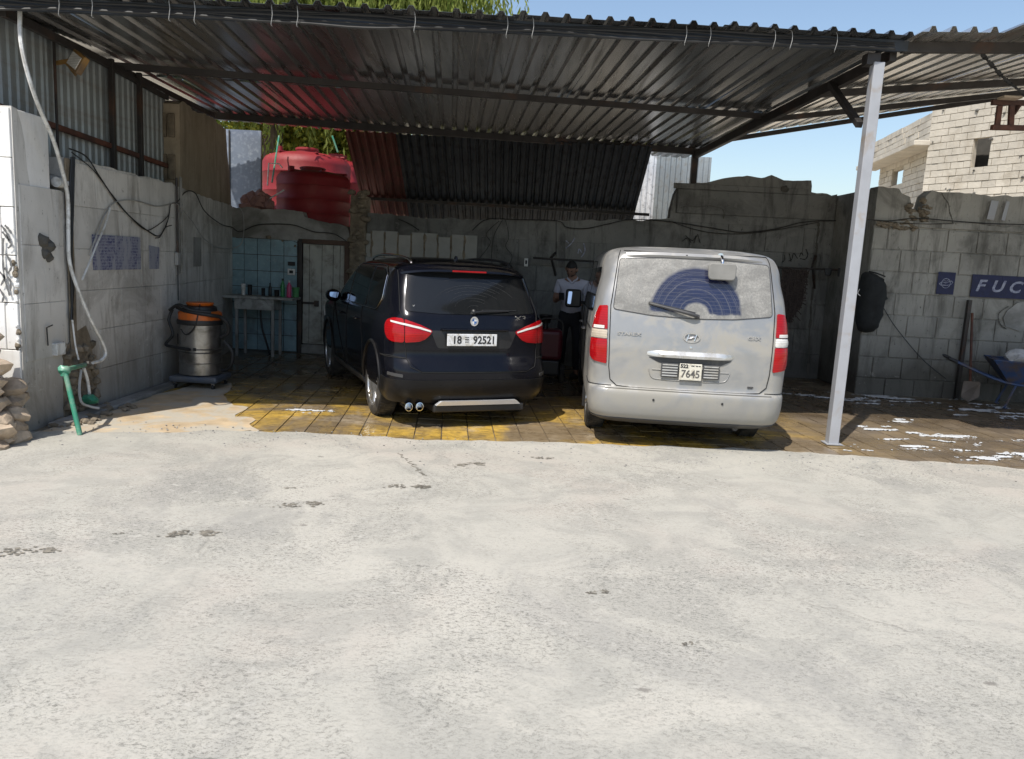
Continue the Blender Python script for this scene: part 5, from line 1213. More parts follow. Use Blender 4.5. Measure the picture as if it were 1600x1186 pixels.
def dusty_glass():
    t = NT('dusty_rear_glass'); o = t.co('O'); t_ = 0; sp = t.n('SeparateXYZ', {0: o}); x = sp.outputs[0]; z = sp.outputs[2]
    dx = t.math('SUBTRACT', x, .03); dz = t.math('SUBTRACT', z, 1.285)
    r = t.math('SQRT', t.math('ADD', t.math('MULTIPLY', dx, dx), t.math('MULTIPLY', dz, dz)))
    rn = t.math('ADD', r, t.math('MULTIPLY_ADD', t.noise(o, 9, 3), .02, -.01))
    inside_ = t.math('MULTIPLY', t.ramp(rn, [(.115, 0), (.14, 1)]), t.ramp(rn, [(.43, 1), (.465, 0)]))
    rgt = t.ramp(t.math('ADD', x, t.math('MULTIPLY_ADD', t.noise(o, 12, 4), .05, t.math('MULTIPLY', z, .10))), [(.60, 1), (.64, 0)])
    bot = t.ramp(t.math('ADD', t.math('SUBTRACT', z, 1), t.math('MULTIPLY', t.noise(o, 10, 5), .04)), [(.325, 0), (.345, 1)])
    clean = t.math('MULTIPLY', inside_, t.math('MULTIPLY', rgt, bot))
    lines = t.ramp(t.noise(t.n('CombineXYZ', {0: rn}).outputs[0], 34, 4, .7), [(.50, 0), (.70, .8)])
    heat = t.ramp(t.math('SINE', t.math('MULTIPLY', z, 190)), [(.88, 0), (.99, .22)])
    d2 = t.math('MAXIMUM', t.math('MULTIPLY', lines, .55), heat)
    grit = t.noise(t.map(o, (1, 1, 1)), 60, 7, .8); streak = t.noise(t.map(o, (14, 1, 1.6), rot=(0, .5, 0)), 2.2, 6, .65)
    dust = t.mix(t.ramp(grit, [(.38, 0), (.62, 1)]), (.17, .166, .155), (.31, .30, .275)); dust = t.mix(t.ramp(streak, [(.5, 0), (.62, .5)]), dust, (.20, .20, .19))
    dust = t.mix(t.ramp(t.noise(t.map(o, (1, 1, 1.6)), 3.2, 7, .7, .8), [(.42, .0), (.60, .6)]), dust, (.115, .112, .104))
    cov = t.math('SUBTRACT', 1, t.math('MULTIPLY', clean, t.math('SUBTRACT', 1, d2)))
    c = t.mix(cov, t.mix(t.noise(o, 5, 4), (.003, .004, .02), (.014, .02, .065)), dust)
    return t.out(Base_Color=c, Roughness=t.math('MULTIPLY_ADD', cov, .42, .22), Coat_Weight=t.math('MULTIPLY_ADD', cov, -.55, .75), Coat_Roughness=.12, Normal=t.bump(grit, .10, .002))
M_DGL = dusty_glass()
patch('rear_window', rpoly([(-.765, 1.315), (-.40, 1.275), (0, 1.262), (.40, 1.275), (.765, 1.315), (.722, 1.785), (.3, 1.805), (-.3, 1.805), (-.722, 1.785)], .035), R_, M_DGL, van, off=.002, thick=.003)
line_on('window_seal', rpoly([(-.765, 1.315), (-.40, 1.275), (0, 1.262), (.40, 1.275), (.765, 1.315), (.722, 1.785), (.3, 1.805), (-.3, 1.805), (-.722, 1.785)], .035), R_, .005, M_CLAD, van, off=.003, closed=True)
line_on('panel_gap', [(-.715, 1.86), (-.735, 1.80), (-.79, 1.35), (-.785, 1.05), (-.775, .78), (-.755, .66), (-.69, .605), (-.55, .597), (.55, .597), (.69, .605), (.755, .66), (.775, .78), (.785, 1.05), (.79, 1.35), (.735, 1.80), (.715, 1.86)], R_, .0045, M_GAP, van)
line_on('panel_gap', [(-1.45, .60), (-1.0, .602), (-.74, .604)], Wp, .004, M_GAP, van); line_on('panel_gap', [(.74, .604), (1.0, .602), (1.45, .60)], Wp, .004, M_GAP, van)
# bumper step highlight lip
mb = MB(); P = [R_(x, .585)+Vector((0, -.004, .006)) for x in np.linspace(-.80, .80, 33)]; mb.tube(P, .012, 6); mb.build('bumper_step', M_SILVER, van, smooth=True)
patch('bumper_underside_skirt', rpoly([(-1.25, .245), (1.25, .245), (1.25, .315), (.9, .30), (-.9, .30), (-1.25, .315)], .01), Wp, M_CLAD, van, off=.002, thick=.006)
for x in (-.33, .33):
    mb = MB(); mb.lathe([(.011, -.01), (.011, .006), (0, .007)], R_(x, .50), 10, R=Matrix.Rotation(PI/2, 3, 'X')); mb.build('parking_sensor', M_BLKPL, van)
# tail lamps
for s in (-1, 1):
    tl = empty('tail_light'); tl.parent = van
    def tp(name, P, m, off=.002, th=.014, rad=.012, dome=.006): return patch(name, [(s*x, z) for x, z in rpoly(P, rad)], Wp, m, tl, off=off, thick=th, grid=.03, dome=dome)
    tp('lens_upper', [(.815, 1.345), (.90, 1.335), (.955, 1.23), (.98, 1.125), (.808, 1.125)], M_REDL)
    tp('lens_reverse', [(.808, 1.118), (.982, 1.118), (.992, 1.04), (.806, 1.04)], M_CLEARL if s > 0 else M_AMBER)
    tp('lens_indicator', [(.835, 1.155), (.945, 1.155), (.945, 1.128), (.835, 1.128)], M_CLEARL, off=.018, th=.006, rad=.004, dome=0)
    tp('lens_lower', [(.806, 1.033), (.992, 1.033), (1.0, .92), (.985, .86), (.93, .825), (.80, .805)], M_REDL)
# garnish handle, plate area
M_DUSTC = mat('dusty_chrome', (.60, .60, .59), .3, .6, co='O', var=.1, bump=.02, dirt=(.42, .39, .33), dscale=7)
mb = MB(); n = 25; vs = []
for i in range(n):
    x = -.415+.83*i/(n-1); e = (abs(x)/.415)**6; yb = SV.rear_y(x, .93)
    for (dy, z) in ((.004, .962-.02*e), (-.028*(1-e), .960-.02*e), (-.048*(1-e), .925), (-.044*(1-e), .900+.012*e), (.004, .895+.02*e)): vs.append((x, yb+dy, z))
mb.add(vs, [(i*5+j, i*5+(j+1) % 5, (i+1)*5+(j+1) % 5, (i+1)*5+j) for i in range(n-1) for j in range(5)]+[(0, 1, 2, 3, 4), tuple((n-1)*5+j for j in range(5))]); mb.build('tailgate_handle', M_DUSTC, van, smooth=True, ang=35)
patch('handle_recess', rpoly([(-.405, .893), (.405, .893), (.30, .845), (.2, .838), (-.2, .838), (-.30, .845)], .02), R_, M_CLAD, van, off=.001, thick=.002)
line_on('recess_edge', rpoly([(-.40, .80), (-.36, .695), (-.2, .685), (.2, .685), (.36, .695), (.40, .80)], .04)[3:-3], R_, .006, M_SILVER, van, off=.002)
for (a, b) in ((-.275, -.105), (.125, .285)):
    bk = empty('plate_bracket'); bk.parent = van; yb = SV.rear_y(0, .78)-.018
    mb = MB(); mb.bx((a, yb-.006, .715), (b, yb+.004, .848)); mb.build('bracket_plate', M_CLAD, bk, bevel=.005)
    for k in range(5):
        mb = MB(); mb.bx((a+.012, yb-.010, .727+k*.025), (b-.012, yb-.0065, .738+k*.025)); mb.build('bracket_rib', M_DUSTC, bk)
np_ = empty('number_plate'); np_.parent = van; yb = SV.rear_y(0, .78)-.030
mb = MB(); mb.box((.008, yb, .775), (.215, .010, .155)); mb.build('plate', mat('dusty_number_plate', (.62, .59, .50), .5, co='O', var=.1, bump=0, dirt=(.42, .38, .30), dscale=20), np_, bevel=.005)
M_INKB = mat('faded_plate_ink', (.09, .085, .08), .6, bump=0)
text_mesh('7645', .098, M_INKB, 'digits', np_, rearM(.008, yb-.006, .755), .0012, (.93, 1.0), bold=.0018)
text_mesh('522', .048, M_INK, 'digits', np_, rearM(-.055, yb-.006, .828), .0012, (1.05, 1), bold=.002)
mb = MB()
for x, w in ((.025, .03), (.065, .02), (.09, .018)): mb.box((x, yb-.0062, .834), (w, .002, .008))
mb.build('country_script', M_INK, np_)
# badge, lettering, lock
bv = empty('badge'); bv.parent = van; y0 = SV.rear_y(0, 1.09)-.003
ring(bv, 'badge_ring', (-.0, y0, 1.09), .040, .049, .009, M_CHROME, sx=1.65)
mb = MB()
for P in ([(-.045, -.030), (-.028, .030)], [(.028, -.030), (.045, .030)]):
    mb.tube([(P[0][0], y0-.005, 1.09+P[0][1]), (P[1][0], y0-.005, 1.09+P[1][1])], .0065, 6)
mb.tube([(-.037, y0-.005, 1.083), (-.01, y0-.006, 1.085), (.01, y0-.006, 1.095), (.037, y0-.005, 1.097)], .007, 6, smooth=3); mb.build('badge_emblem', M_CHROME, bv, smooth=True)
text_mesh('STAREX', .052, M_CHROME, 'model_badge', van, rearM(-.60, SV.rear_y(-.60, 1.09)-.006, 1.093, yaw=-.075), .003, (1.25, .8), bold=.001)
text_mesh('GRX', .058, M_CHROME, 'model_badge', van, rearM(.60, SV.rear_y(.60, 1.11)-.006, 1.11, yaw=.075), .003, (1.05, .8), bold=.001)
text_mesh('ESP', .030, M_CLAD, 'small_badge', van, rearM(.60, SV.rear_y(.60, .655)-.006, .655, yaw=.075), .003, (1.3, .8), bold=.001)
mb = MB(); mb.lathe([(.014, -.01), (.014, .005), (0, .007)], R_(.0, .995), 12, R=Matrix.Rotation(PI/2, 3, 'X')); mb.build('tailgate_lock', M_CHROME, van)
# wiper
wp = empty('rear_wiper'); wp.parent = van; q = R_(.05, 1.285)
mb = MB(); mb.tube([q+Vector((0, -.02, 0)), R_(-.02, 1.305)+Vector((0, -.05, 0)), R_(-.22, 1.345)+Vector((0, -.035, 0)), R_(-.42, 1.385)+Vector((0, -.025, 0))], [.022, .010], 6, smooth=4); mb.build('wiper_arm', M_CLAD, wp, smooth=True)
mb = MB(); mb.beam(R_(.02, 1.315)+Vector((0, -.018, 0)), R_(-.43, 1.392)+Vector((0, -.016, 0)), .012, .022); mb.build('wiper_blade', M_CLAD, wp)
# small round mirror above glass
rm = empty('rear_view_mirror'); rm.parent = van; q = R_(.25, 1.845)
mb = MB(); mb.tube([q, q+Vector((0, -.07, .0)), q+Vector((.0, -.13, -.04)), q+Vector((0, -.14, -.09))], .014, 8, smooth=4); mb.lathe([(.035, -.01), (.035, .012), (0, .014)], q, 12, R=Matrix.Rotation(PI/2, 3, 'X')); mb.build('mirror_arm', M_CHROME, rm, smooth=True)
mb = MB(); mb.prism(rpoly([(-.13, -.085), (.13, -.085), (.135, .07), (-.135, .07)], .04), lambda u, v, d: (q.x+u, q.y-.165+d+.12*v, 1.715+v), .035); mb.build('mirror_housing', mat('dusty_grey_housing', (.20, .195, .18), .6, co='O', var=.2, bump=.1), rm, bevel=.01, smooth=True)
# spoiler cap and brake light housing
mb = MB(); n = 21; vs = []
for i in range(n):
    x = -.66+1.32*i/(n-1); e = (abs(x)/.66)**4; yb = SV.rear_y(x, 1.83)
    for (dy, z) in ((-.018, 1.815-.012*e), (-.028+.01*e, 1.835-.015*e), (-.005, 1.862-.02*e), (.08, 1.878-.03*e), (.02, 1.80)): vs.append((x, yb+dy, z))
mb.add(vs, [(i*5+j, i*5+(j+1) % 5, (i+1)*5+(j+1) % 5, (i+1)*5+j) for i in range(n-1) for j in range(5)]+[(0, 1, 2, 3, 4), tuple((n-1)*5+j for j in range(5))]); mb.build('roof_edge_lip', M_SILVER, van, smooth=True, ang=35)
mb = MB(); mb.lathe([(.012, 0), (.010, .03), (0, .035)], R_(-.08, 1.84), 8, R=Matrix.Rotation(PI/2, 3, 'X')); mb.build('washer_nozzle', M_BLKPL, van)
for s in (-1, 1):
    Ss = SV.surfS(s)
    patch('side_window', rpoly([(.50, 1.27), (1.75, 1.22), (1.75, 1.68), (.62, 1.70)], .05), Ss, M_GLASSD, van, off=.002, thick=.003)
    patch('side_window', rpoly([(1.83, 1.22), (2.85, 1.20), (2.85, 1.67), (1.83, 1.68)], .05), Ss, M_GLASSD, van, off=.002, thick=.003)
    patch('front_side_window', rpoly([(2.93, 1.20), (4.0, 1.17), (3.45, 1.63), (2.93, 1.66)], .05), Ss, M_GLASSD, van, off=.002, thick=.003)
    line_on('panel_gap', [(1.78, 1.75), (1.78, .55), (1.85, .30), (2.88, .30), (2.88, 1.75)], Ss, .004, M_GAP, van)
    line_on('slide_rail', [(.45, 1.10), (1.78, 1.09)], Ss, .007, M_CLAD, van, off=.003)
    line_on('panel_gap', [(2.92, .30), (3.75, .32), (3.88, .8), (3.95, 1.14)], Ss, .004, M_GAP, van)
    for (yy, zz) in ((1.95, .98), (3.05, .98)):
        h = empty('door_handle'); h.parent = van; mb = MB(); P = [Ss(yy, zz)+Vector((s*.005, 0, 0)), Ss(yy+.02, zz)+Vector((s*.036, 0, 0)), Ss(yy+.18, zz)+Vector((s*.036, 0, 0)), Ss(yy+.2, zz)+Vector((s*.005, 0, 0))]; mb.tube(P, .011, 6, smooth=4); mb.build('grip', M_SILVER, h, smooth=True)
    m = empty('door_mirror'); m.parent = van; c = Vector((s*1.09, 3.98, 1.23)); mb = MB()
    mb.prism(rpoly([(-.115, -.12), (.115, -.12), (.115, .13), (-.115, .13)], .04), lambda u, v, d: (c.x+u, c.y-.05+d, c.z+v), .13); mb.build('mirror_housing', M_BLKPL, m, bevel=.02, smooth=True)
    mb = MB(); mb.prism(rpoly([(-.085, -.07), (-.035, -.075), (-.02, .10), (-.075, .10)], .015), lambda u, v, d: (c.x+u, c.y-.085+d+.03*u*s+.22*v, c.z+v), .006); mb.build('mirror_glass', bpy.data.materials['mirror_silvering'], m)
    mb = MB(); mb.beam((s*.90, 4.0, 1.17), (s*1.02, 3.98, 1.19), .07, .05); mb.build('mirror_stalk', M_BLKPL, m)
    mb = MB(); mb.box((s*.83, V0+.42, .26), (.26, .015, .24)); mb.build('mud_flap', M_BLACK, van)
windscreen(van, SV, 1.20, 1.82, .78, .66)
mb = MB(); mb.bx((-.5, .5, .18), (.5, 4.6, .24)); mb.build('underbody', M_BLKPL, van)
mb = MB(); mb.tube([(.45, 1.6, .24), (.5, .9, .22), (.55, .32, .22)], .03, 8, smooth=3); mb.build('exhaust_pipe', M_CLAD, van)
mb = MB(); mb.tube([(-.8, V0, .33), (.8, V0, .33)], .05, 8); mb.build('rear_axle', M_CLAD, van)
mb = MB(); mb.bx((-.5, .4, .17), (.5, 4.2, .21)); mb.build('underbody', M_BLKPL, suv)
mb = MB(); mb.tube([(-.8, WY0, .36), (.8, WY0, .36)], .045, 8); mb.build('rear_axle', M_CLAD, suv)
# wheel-well liners so the arches are dark inside
for par, wy, w0, zc in ((suv, (WY0, WY1), .36, .41), (van, (V0, V1), .34, .385)):
    pass
# ---------------- props ----------------
M_STEEL = mat('brushed_steel', (.42, .41, .40), .32, .9, co='O', var=.15, bump=.03, dirt=(.20, .19, .17), dscale=5)
M_ORANGE = mat('orange_plastic', (.62, .13, .01), .4, co='O', var=.1, bump=.02, dirt=(.35, .10, .03), dscale=7)
M_GREYPL = mat('grey_blue_plastic', (.07, .085, .11), .5, co='O', var=.15, bump=.03, dirt=(.13, .12, .11))
# wet-dry vacuum
vx, vy = -3.66, 8.98
vc = empty('workshop_vacuum', (vx, vy, 0), label='steel and orange workshop vacuum cleaner with black hoses by the left wall', cat='vacuum cleaner')
R0 = .235
mb = MB(); mb.lathe([(R0, .17), (R0, .30), (R0+.006, .305), (R0, .31), (R0, .42), (R0+.008, .428), (R0, .436), (R0, .46), (R0+.008, .468), (R0, .476), (R0, .74), (R0+.01, .745), (R0+.01, .76), (0, .76)], n=40); mb.build('drum', M_STEEL, vc, smooth=True, ang=35)
mb = MB(); mb.lathe([(R0+.016, .745), (R0+.02, .77), (R0+.016, .80), (0, .80)], n=36); mb.build('drum_collar', M_BLKPL, vc, smooth=True)
mb = MB(); mb.lathe([(R0+.005, .80), (R0+.004, .88), (R0-.02, .90), (0, .90)], n=36); mb.build('motor_head', M_ORANGE, vc, smooth=True, ang=35)
mb = MB(); mb.lathe([(.19, .90), (.18, .95), (.14, .965), (0, .965)], n=32); mb.build('filter_cover', M_BLKPL, vc, smooth=True, ang=35)
mb = MB(); mb.lathe([(.14, .962), (.155, .985), (.15, .995), (0, 1.0)], n=32); mb.build('top_cap', M_ORANGE, vc, smooth=True, ang=35)
mb = MB(); mb.box((0, 0, .12), (.56, .50, .075)); mb.build('trolley_base', M_GREYPL, vc, bevel=.03)
for sx in (-1, 1):
    for sy in (-1, 1):
        w = empty('castor'); w.parent = vc; w.location = (sx*.22, sy*.19, .035)
        m_ = MB(); m_.lathe([(0, -.012), (.032, -.012), (.034, 0), (.032, .012), (0, .012)], n=14, R=Matrix.Rotation(PI/2, 3, 'Y')); m_.build('castor_wheel', M_BLACK, w)
        m_ = MB(); m_.bx((-.018, -.012, .02), (.018, .012, .06)); m_.build('castor_fork', M_STEEL, w)
def hose(parent, pts, r, m, name='hose'):
    b = MB(); P = catmull(pts, 8); b.tube(P, r, 8)
    acc = 0
    o = b.build(name, m, parent, smooth=True); return o
hose(vc, [(-.22, -.10, .93), (-.05, -.22, .90), (.18, -.20, .87), (.27, -.08, .84), (.34, -.05, .76), (.33, -.02, .66), (.24, .0, .60)], .022, M_BLACK)
hose(vc, [(-.30, -.05, .90), (-.33, -.08, .78), (-.28, -.10, .62), (-.36, -.1, .50), (-.24, -.16, .48), (-.02, -.255, .47)], .018, M_BLACK)
hose(vc, [(.28, 0, .56), (.38, -.02, .44), (.37, -.02, .30), (.30, .02, .22), (.20, .05, .2)], .022, M_BLACK)
hose(vc, [(.05, -.12, .99), (.07, -.2, .93), (.06, -.25, .80), (.02, -.26, .70), (-.06, -.255, .64), (-.12, -.25, .70)], .007, M_CABLE, 'power_lead')
hose(vc, [(-.30, -.12, .90), (-.15, -.22, .97), (0, -.24, .92), (.2, -.18, .90)], .018, M_BLACK)
mb = MB(); mb.bx((.015, -.25, .455), (.045, -.235, .49)); mb.bx((-.24, -.02, .50), (-.26, .02, .62)); mb.build('latch', M_BLKPL, vc)
# sink bench in the alcove
bn = empty('sink_bench', (-4.0, 11.95, 0), label='long narrow shelf bench with a box below it in the tiled alcove', cat='bench')
M_BENCH = mat('dirty_bench_top', (.34, .34, .32), .6, co='O', var=.25, bump=.1, dirt=(.13, .125, .11), dscale=6)
mb = MB(); mb.bx((-.46, -.22, .885), (.62, .24, .925)); mb.build('bench_top', M_BENCH, bn, bevel=.006)
mb = MB(); mb.bx((-.27, -.20, .72), (.33, .20, .882)); mb.build('box', M_BENCH, bn, bevel=.006)
for (x, y) in ((-.24, -.17), (.31, -.17), (-.24, .2), (.31, .2)):
    mb = MB(); mb.bx((x-.02, y-.02, 0), (x+.02, y+.02, .72)); mb.build('leg', M_CEMENT, bn, bevel=.003)
mb = MB(); mb.tube([(.07, -.02, .72), (.10, -.04, .45), (.18, -.06, .2), (.22, -.02, .02)], .016, 7, smooth=5); mb.build('drain_hose', M_BLACK, bn)
bcols = {'g': mat('green_bottle_plastic', (.03, .22, .07), .3, co='O', bump=0), 'p': mat('pink_bottle_plastic', (.50, .05, .16), .35, co='O', bump=0), 'w': M_WHITEPL, 'k': M_BLKPL, 'd': mat('dull_green_cup', (.08, .26, .10), .4, co='O', bump=0)}
def bottle(x, y, h, r, c, label, cap='w', neck=True):
    t = empty('bottle', (-4.0+x, 11.95+y, .927), label=label, cat='bottle', group='bottles and pots on the sink bench')
    mb = MB(); P = [(0, 0), (r*.95, 0), (r, .01), (r, h*.62), (r*.85, h*.72), (r*.4, h*.82), (r*.38, h*.9), (0, h*.9)] if neck else [(0, 0), (r*.85, 0), (r, h*.98), (r*1.04, h), (0, h*.97)]
    mb.lathe(P, n=14); mb.build('bottle_body', bcols[c], t, smooth=True, ang=45)
    if neck: mb = MB(); mb.lathe([(r*.45, h*.88), (r*.45, h), (0, h)], n=10); mb.build('bottle_cap', bcols[cap], t, smooth=True)
bottle(.40, .02, .28, .034, 'g', 'tall dark green bottle beside the pink bottle on the bench', 'k')
bottle(.52, -.05, .26, .036, 'p', 'pink spray bottle with white neck on the bench', 'w')
bottle(.58, .10, .15, .055, 'd', 'wide green cup at the right end of the bench', neck=False)
bottle(-.20, .0, .17, .032, 'w', 'white plastic jar at the left end of the bench', neck=False)
bottle(-.12, .06, .16, .036, 'k', 'small dark pot next to the white jar on the bench', neck=False)
bottle(.10, .02, .12, .03, 'k', 'low black pot in the middle of the bench', neck=False)
bottle(.20, .04, .20, .026, 'k', 'slim dark bottle in the middle of the bench', 'k')
bottle(.30, .05, .10, .04, 'k', 'squat black tin left of the green bottle', neck=False)
# switch boxes on the tiled wall
def swbox(x, y, z, w, h, m, label, extra=True):
    t = empty('switch_box', (x, y, z), label=label, cat='switch', group='electrical boxes on the walls')
    mb = MB(); mb.bx((-w/2, -.035, -h/2), (w/2, 0, h/2)); mb.build('box_body', m, t, bevel=.005)
    mb = MB(); mb.bx((-w*.25, -.045, -h*.2), (w*.25, -.034, h*.25)); mb.build('rocker', M_BLKPL, t, bevel=.002)
q = atY(456, 425, 12.48); swbox(q.x, 12.48, q.z, .12, .10, M_WHITEPL, 'white socket box low on the tiled wall above the bench end')
q = atY(456, 417, 12.48); swbox(q.x, 12.48, q.z+.05, .11, .06, M_BLKPL, 'black socket box just above the white one on the tiled wall')
q = atY(822, 410, 12.46); swbox(q.x, 12.46, q.z, .06, .13, M_WHITEPL, 'small white switch on the back wall between the two cars')
q = atY(741, 360, 12.4)
# conduit on the left wall
cd = empty('wall_conduit', (XL+.02, 9.32, 0), label='vertical grey pipe conduit with a switch on the left wall', cat='conduit')
mb = MB(); mb.tube([(.02, 0, 1.55), (.02, 0, 2.42)], .014, 8); mb.build('pipe', M_BLACKM, cd)
mb = MB(); mb.tube([(.02, .11, 1.30), (.02, .11, 2.44)], .018, 8); mb.build('pipe', M_CEMENT, cd)
mb = MB(); mb.bx((.0, -.04, 1.40), (.04, .04, 1.55)); mb.build('switch_body', M_CABLEG, cd, bevel=.005)
mb = MB(); mb.tube([(.02, 0, 1.40), (.02, 0, .98)], .006, 6); mb.build('lead', M_CABLE, cd)
q0 = atX(82, 343, XL+.02)
# loose cables
def cable(pts, r, m, label, name='cable', cat='cable', group='loose cables strung along the walls', sm=8):
    b = MB(); b.tube(pts, r, 6, smooth=sm); o = b.build(name, m, smooth=True); tag(o, label, cat, group if name == 'cable' else None); return o
L_ = lambda px, py, off=.03: atX(px, py, XL+off)
B_ = lambda px, py, Y=12.44: atY(px, py, Y)
cable([L_(108, 232), L_(135, 245), L_(155, 275), L_(180, 312), L_(205, 340), L_(233, 362), L_(250, 368), L_(262, 345), L_(266, 320)], .007, M_CABLE, 'long black cable sagging across the upper left wall')
cable([L_(112, 238), L_(145, 265), L_(172, 300), L_(200, 335), L_(225, 358), L_(240, 356), L_(262, 338), L_(268, 318), L_(285, 320)], .005, M_CABLE, 'thinner black cable running beside the long one on the left wall')
cable([L_(140, 400, .03), L_(150, 370), L_(164, 335), L_(180, 316), L_(210, 313), L_(245, 322), L_(268, 318)], .007, M_CABLEG, 'thin pale cable arching over the faded blue sign')
cable([atX(276, 318, -4.05), atX(290, 300, -4.1), atX(305, 302, -4.15), atX(320, 330, -4.2), atX(345, 350, -4.35), atY(362, 355, 12.3), B_(375, 362), B_(400, 352), B_(430, 350), B_(460, 352), B_(490, 362), B_(520, 365), B_(540, 376)], .007, M_CABLE, 'black cable looping from the left wall over the alcove to the door')
cable([atX(276, 318, -4.05), atX(300, 345, -4.1), atX(318, 372, -4.2), atX(340, 386, -4.3), atY(360, 388, 12.3), B_(376, 382), B_(381, 362), B_(380, 335), B_(374, 324)], .006, M_CABLEG, 'pale cable hanging in a deep loop beside the tiled alcove')
cable([atX(268, 352, -4.04), atX(258, 356, -4.04), atX(250, 370, -4.05), atX(243, 372, -4.05)], .006, M_CABLE, 'short black cable at the junction box left of the conduit')
cable([B_(622, 342), B_(640, 350), B_(655, 360)], .008, M_CABLE, 'short black cable above the white tiled strip')
cable([B_(738, 360), B_(755, 345), B_(775, 341), B_(800, 343), B_(870, 345), B_(885, 355), B_(915, 357), B_(950, 350), B_(985, 343), B_(1045, 346), B_(1110, 356), B_(1160, 363), B_(1210, 358), B_(1250, 348), B_(1285, 345), B_(1330, 345)], .008, M_CABLE, 'thick black cable sagging along the top of the back wall', sm=6)
cable([B_(1045, 345), B_(1080, 357), B_(1115, 364), B_(1165, 365), B_(1220, 358), B_(1280, 347)], .006, M_CABLE, 'second black cable sagging below the thick one behind the minibus')
cable([B_(785, 344), B_(772, 368), B_(768, 400), B_(770, 420)], .006, M_CABLE, 'black cable dropping straight behind the estate car roof')
cable([B_(790, 344), B_(795, 370), B_(790, 385), B_(800, 400), B_(795, 415)], .005, M_CABLE, 'wavy thin cable dropping towards the black cap')
cable([B_(780, 345), B_(760, 365), B_(766, 380), B_(748, 405)], .005, M_CABLE, 'thin cable zigzagging down beside the white tiles')
cable([B_(869, 343), B_(869, 400)], .006, M_CABLE, 'straight dark cable above the clothes rail by the standing man')
R2 = lambda px, py: atY(px, py, 11.03)
cable([R2(1356, 343), R2(1390, 345), R2(1430, 341), R2(1485, 345), R2(1540, 349), R2(1605, 351)], .008, M_CABLE, 'black cable running along the right wall above the sign')
cable([R2(1380, 345), R2(1400, 348), R2(1450, 350), R2(1490, 349)], .005, M_CABLE, 'thin cable just below the long one on the right wall')
cable([R2(1381, 482), R2(1400, 512), R2(1440, 560), R2(1478, 592)], .006, M_CABLE, 'taut dark line slanting down the right wall from the hanging jacket')
# cable trunk in the groove
b = MB()
for k in range(3): b.tube([L_(112+k*2, 245, .045), L_(108+k*3, 330, .045), L_(108+k*2, 400, .045), L_(112+k*1.5, 440, .045), L_(113-k, 500, .045)], .009, 6, smooth=5)
o = b.build('cable_bundle', M_CABLE, smooth=True); tag(o, 'bundle of dark cables dropping down the groove in the left wall', 'cables')
# white hose
hp = [atX(31, 12, -4.02), atX(32, 60, -3.98), atX(42, 110, -3.95), atX(60, 165, -3.93), atX(82, 215, -3.95), atX(97, 265, -3.98), atX(106, 310, -4.0), atX(107, 370, -4.0), atX(109, 410, -4.0), atX(122, 452, -3.97), atX(142, 500, -3.95), atX(160, 535, -3.95), atX(165, 553, -3.95), atX(158, 563, -3.95), atX(145, 567, -3.95)]
o = cable(hp, .016, M_WHITEPL, 'long white hose hanging from the roof corner down to the green pipe', 'water_hose', 'hose', sm=8)
o = cable([atX(128, 438, -3.97), atX(140, 410, -3.98), atX(150, 385, -4.0), atX(165, 350, -4.03), atX(172, 325, -4.04)], .009, M_WHITEPL, 'thin white pipe slanting up across the left edge of the faded sign', 'thin_hose', 'hose')
o = cable([atX(113, 500, -3.99), atX(118, 540, -3.98), atX(123, 562, -3.95)], .008, M_WHITEPL, 'short pale hose feeding the end of the green pipe', 'short_hose', 'hose', sm=5)
# green standpipe
gp = empty('green_standpipe', (0, 0, 0), label='green plastic standpipe bent over beside the rubble hole at left', cat='pipe')
g0 = gnd(125, 680, .02); g1 = atY(101, 578, g0.y+.12); g2 = atX(132, 570, -3.98); 
mb = MB(); mb.tube([g0, g1], .021, 12); mb.build('riser', M_GREENP, gp, smooth=True)
mb = MB(); mb.tube([g1, g2], .021, 12); mb.build('cross_pipe', M_GREENP, gp, smooth=True)
mb = MB(); mb.rock(g1, .040, 3, 2, 1); mb.tube([g1+Vector((0, 0, -.05)), g1], .033, 12); mb.build('elbow', M_GREENP, gp, smooth=True)
mb = MB(); mb.tube([g2, g2+Vector((-.0, .09, .0))], .018, 8); mb.lathe([(.03, -.012), (.03, .012)], g2+Vector((0, .05, .02)), 10); mb.build('valve', M_STEEL, gp)
mb = MB(); mb.tube([atX(131, 575, -3.96), atX(137, 595, -3.96), atX(140, 618, -3.96)], .014, 7, smooth=4); mb.build('drop_pipe', M_WHITEPL, gp)
mb = MB(); mb.rock(atX(140, 624, -3.94), .07, 9, 2, .7); mb.build('pump_body', M_GREENP, gp, smooth=True)
mb = MB(); mb.tube([atX(127, 578, -3.96), atX(124, 605, -3.93), atX(127, 628, -3.9), atX(140, 635, -3.86), atX(155, 638, -3.8)], .012, 7, smooth=5); mb.build('hose_tail', M_CABLEG, gp, smooth=True)
# meter box low on the wall and bits
mb = MB(); q = atX(92, 545, XL+.03); mb.box(q, (.05, .13, .11)); o = mb.build('junction_box', M_WHITEPL, bevel=.006); tag(o, 'small white junction box above the rubble hole in the left wall', 'junction box')
mb = MB(); q = atX(80, 528, XL+.03); mb.tube([atX(75, 540, XL+.03), atX(73, 512, XL+.03), atX(82, 508, XL+.03)], .006, 6); o = mb.build('bent_wire', M_CABLE); tag(o, 'bent black wire stub above the junction box', 'wire')
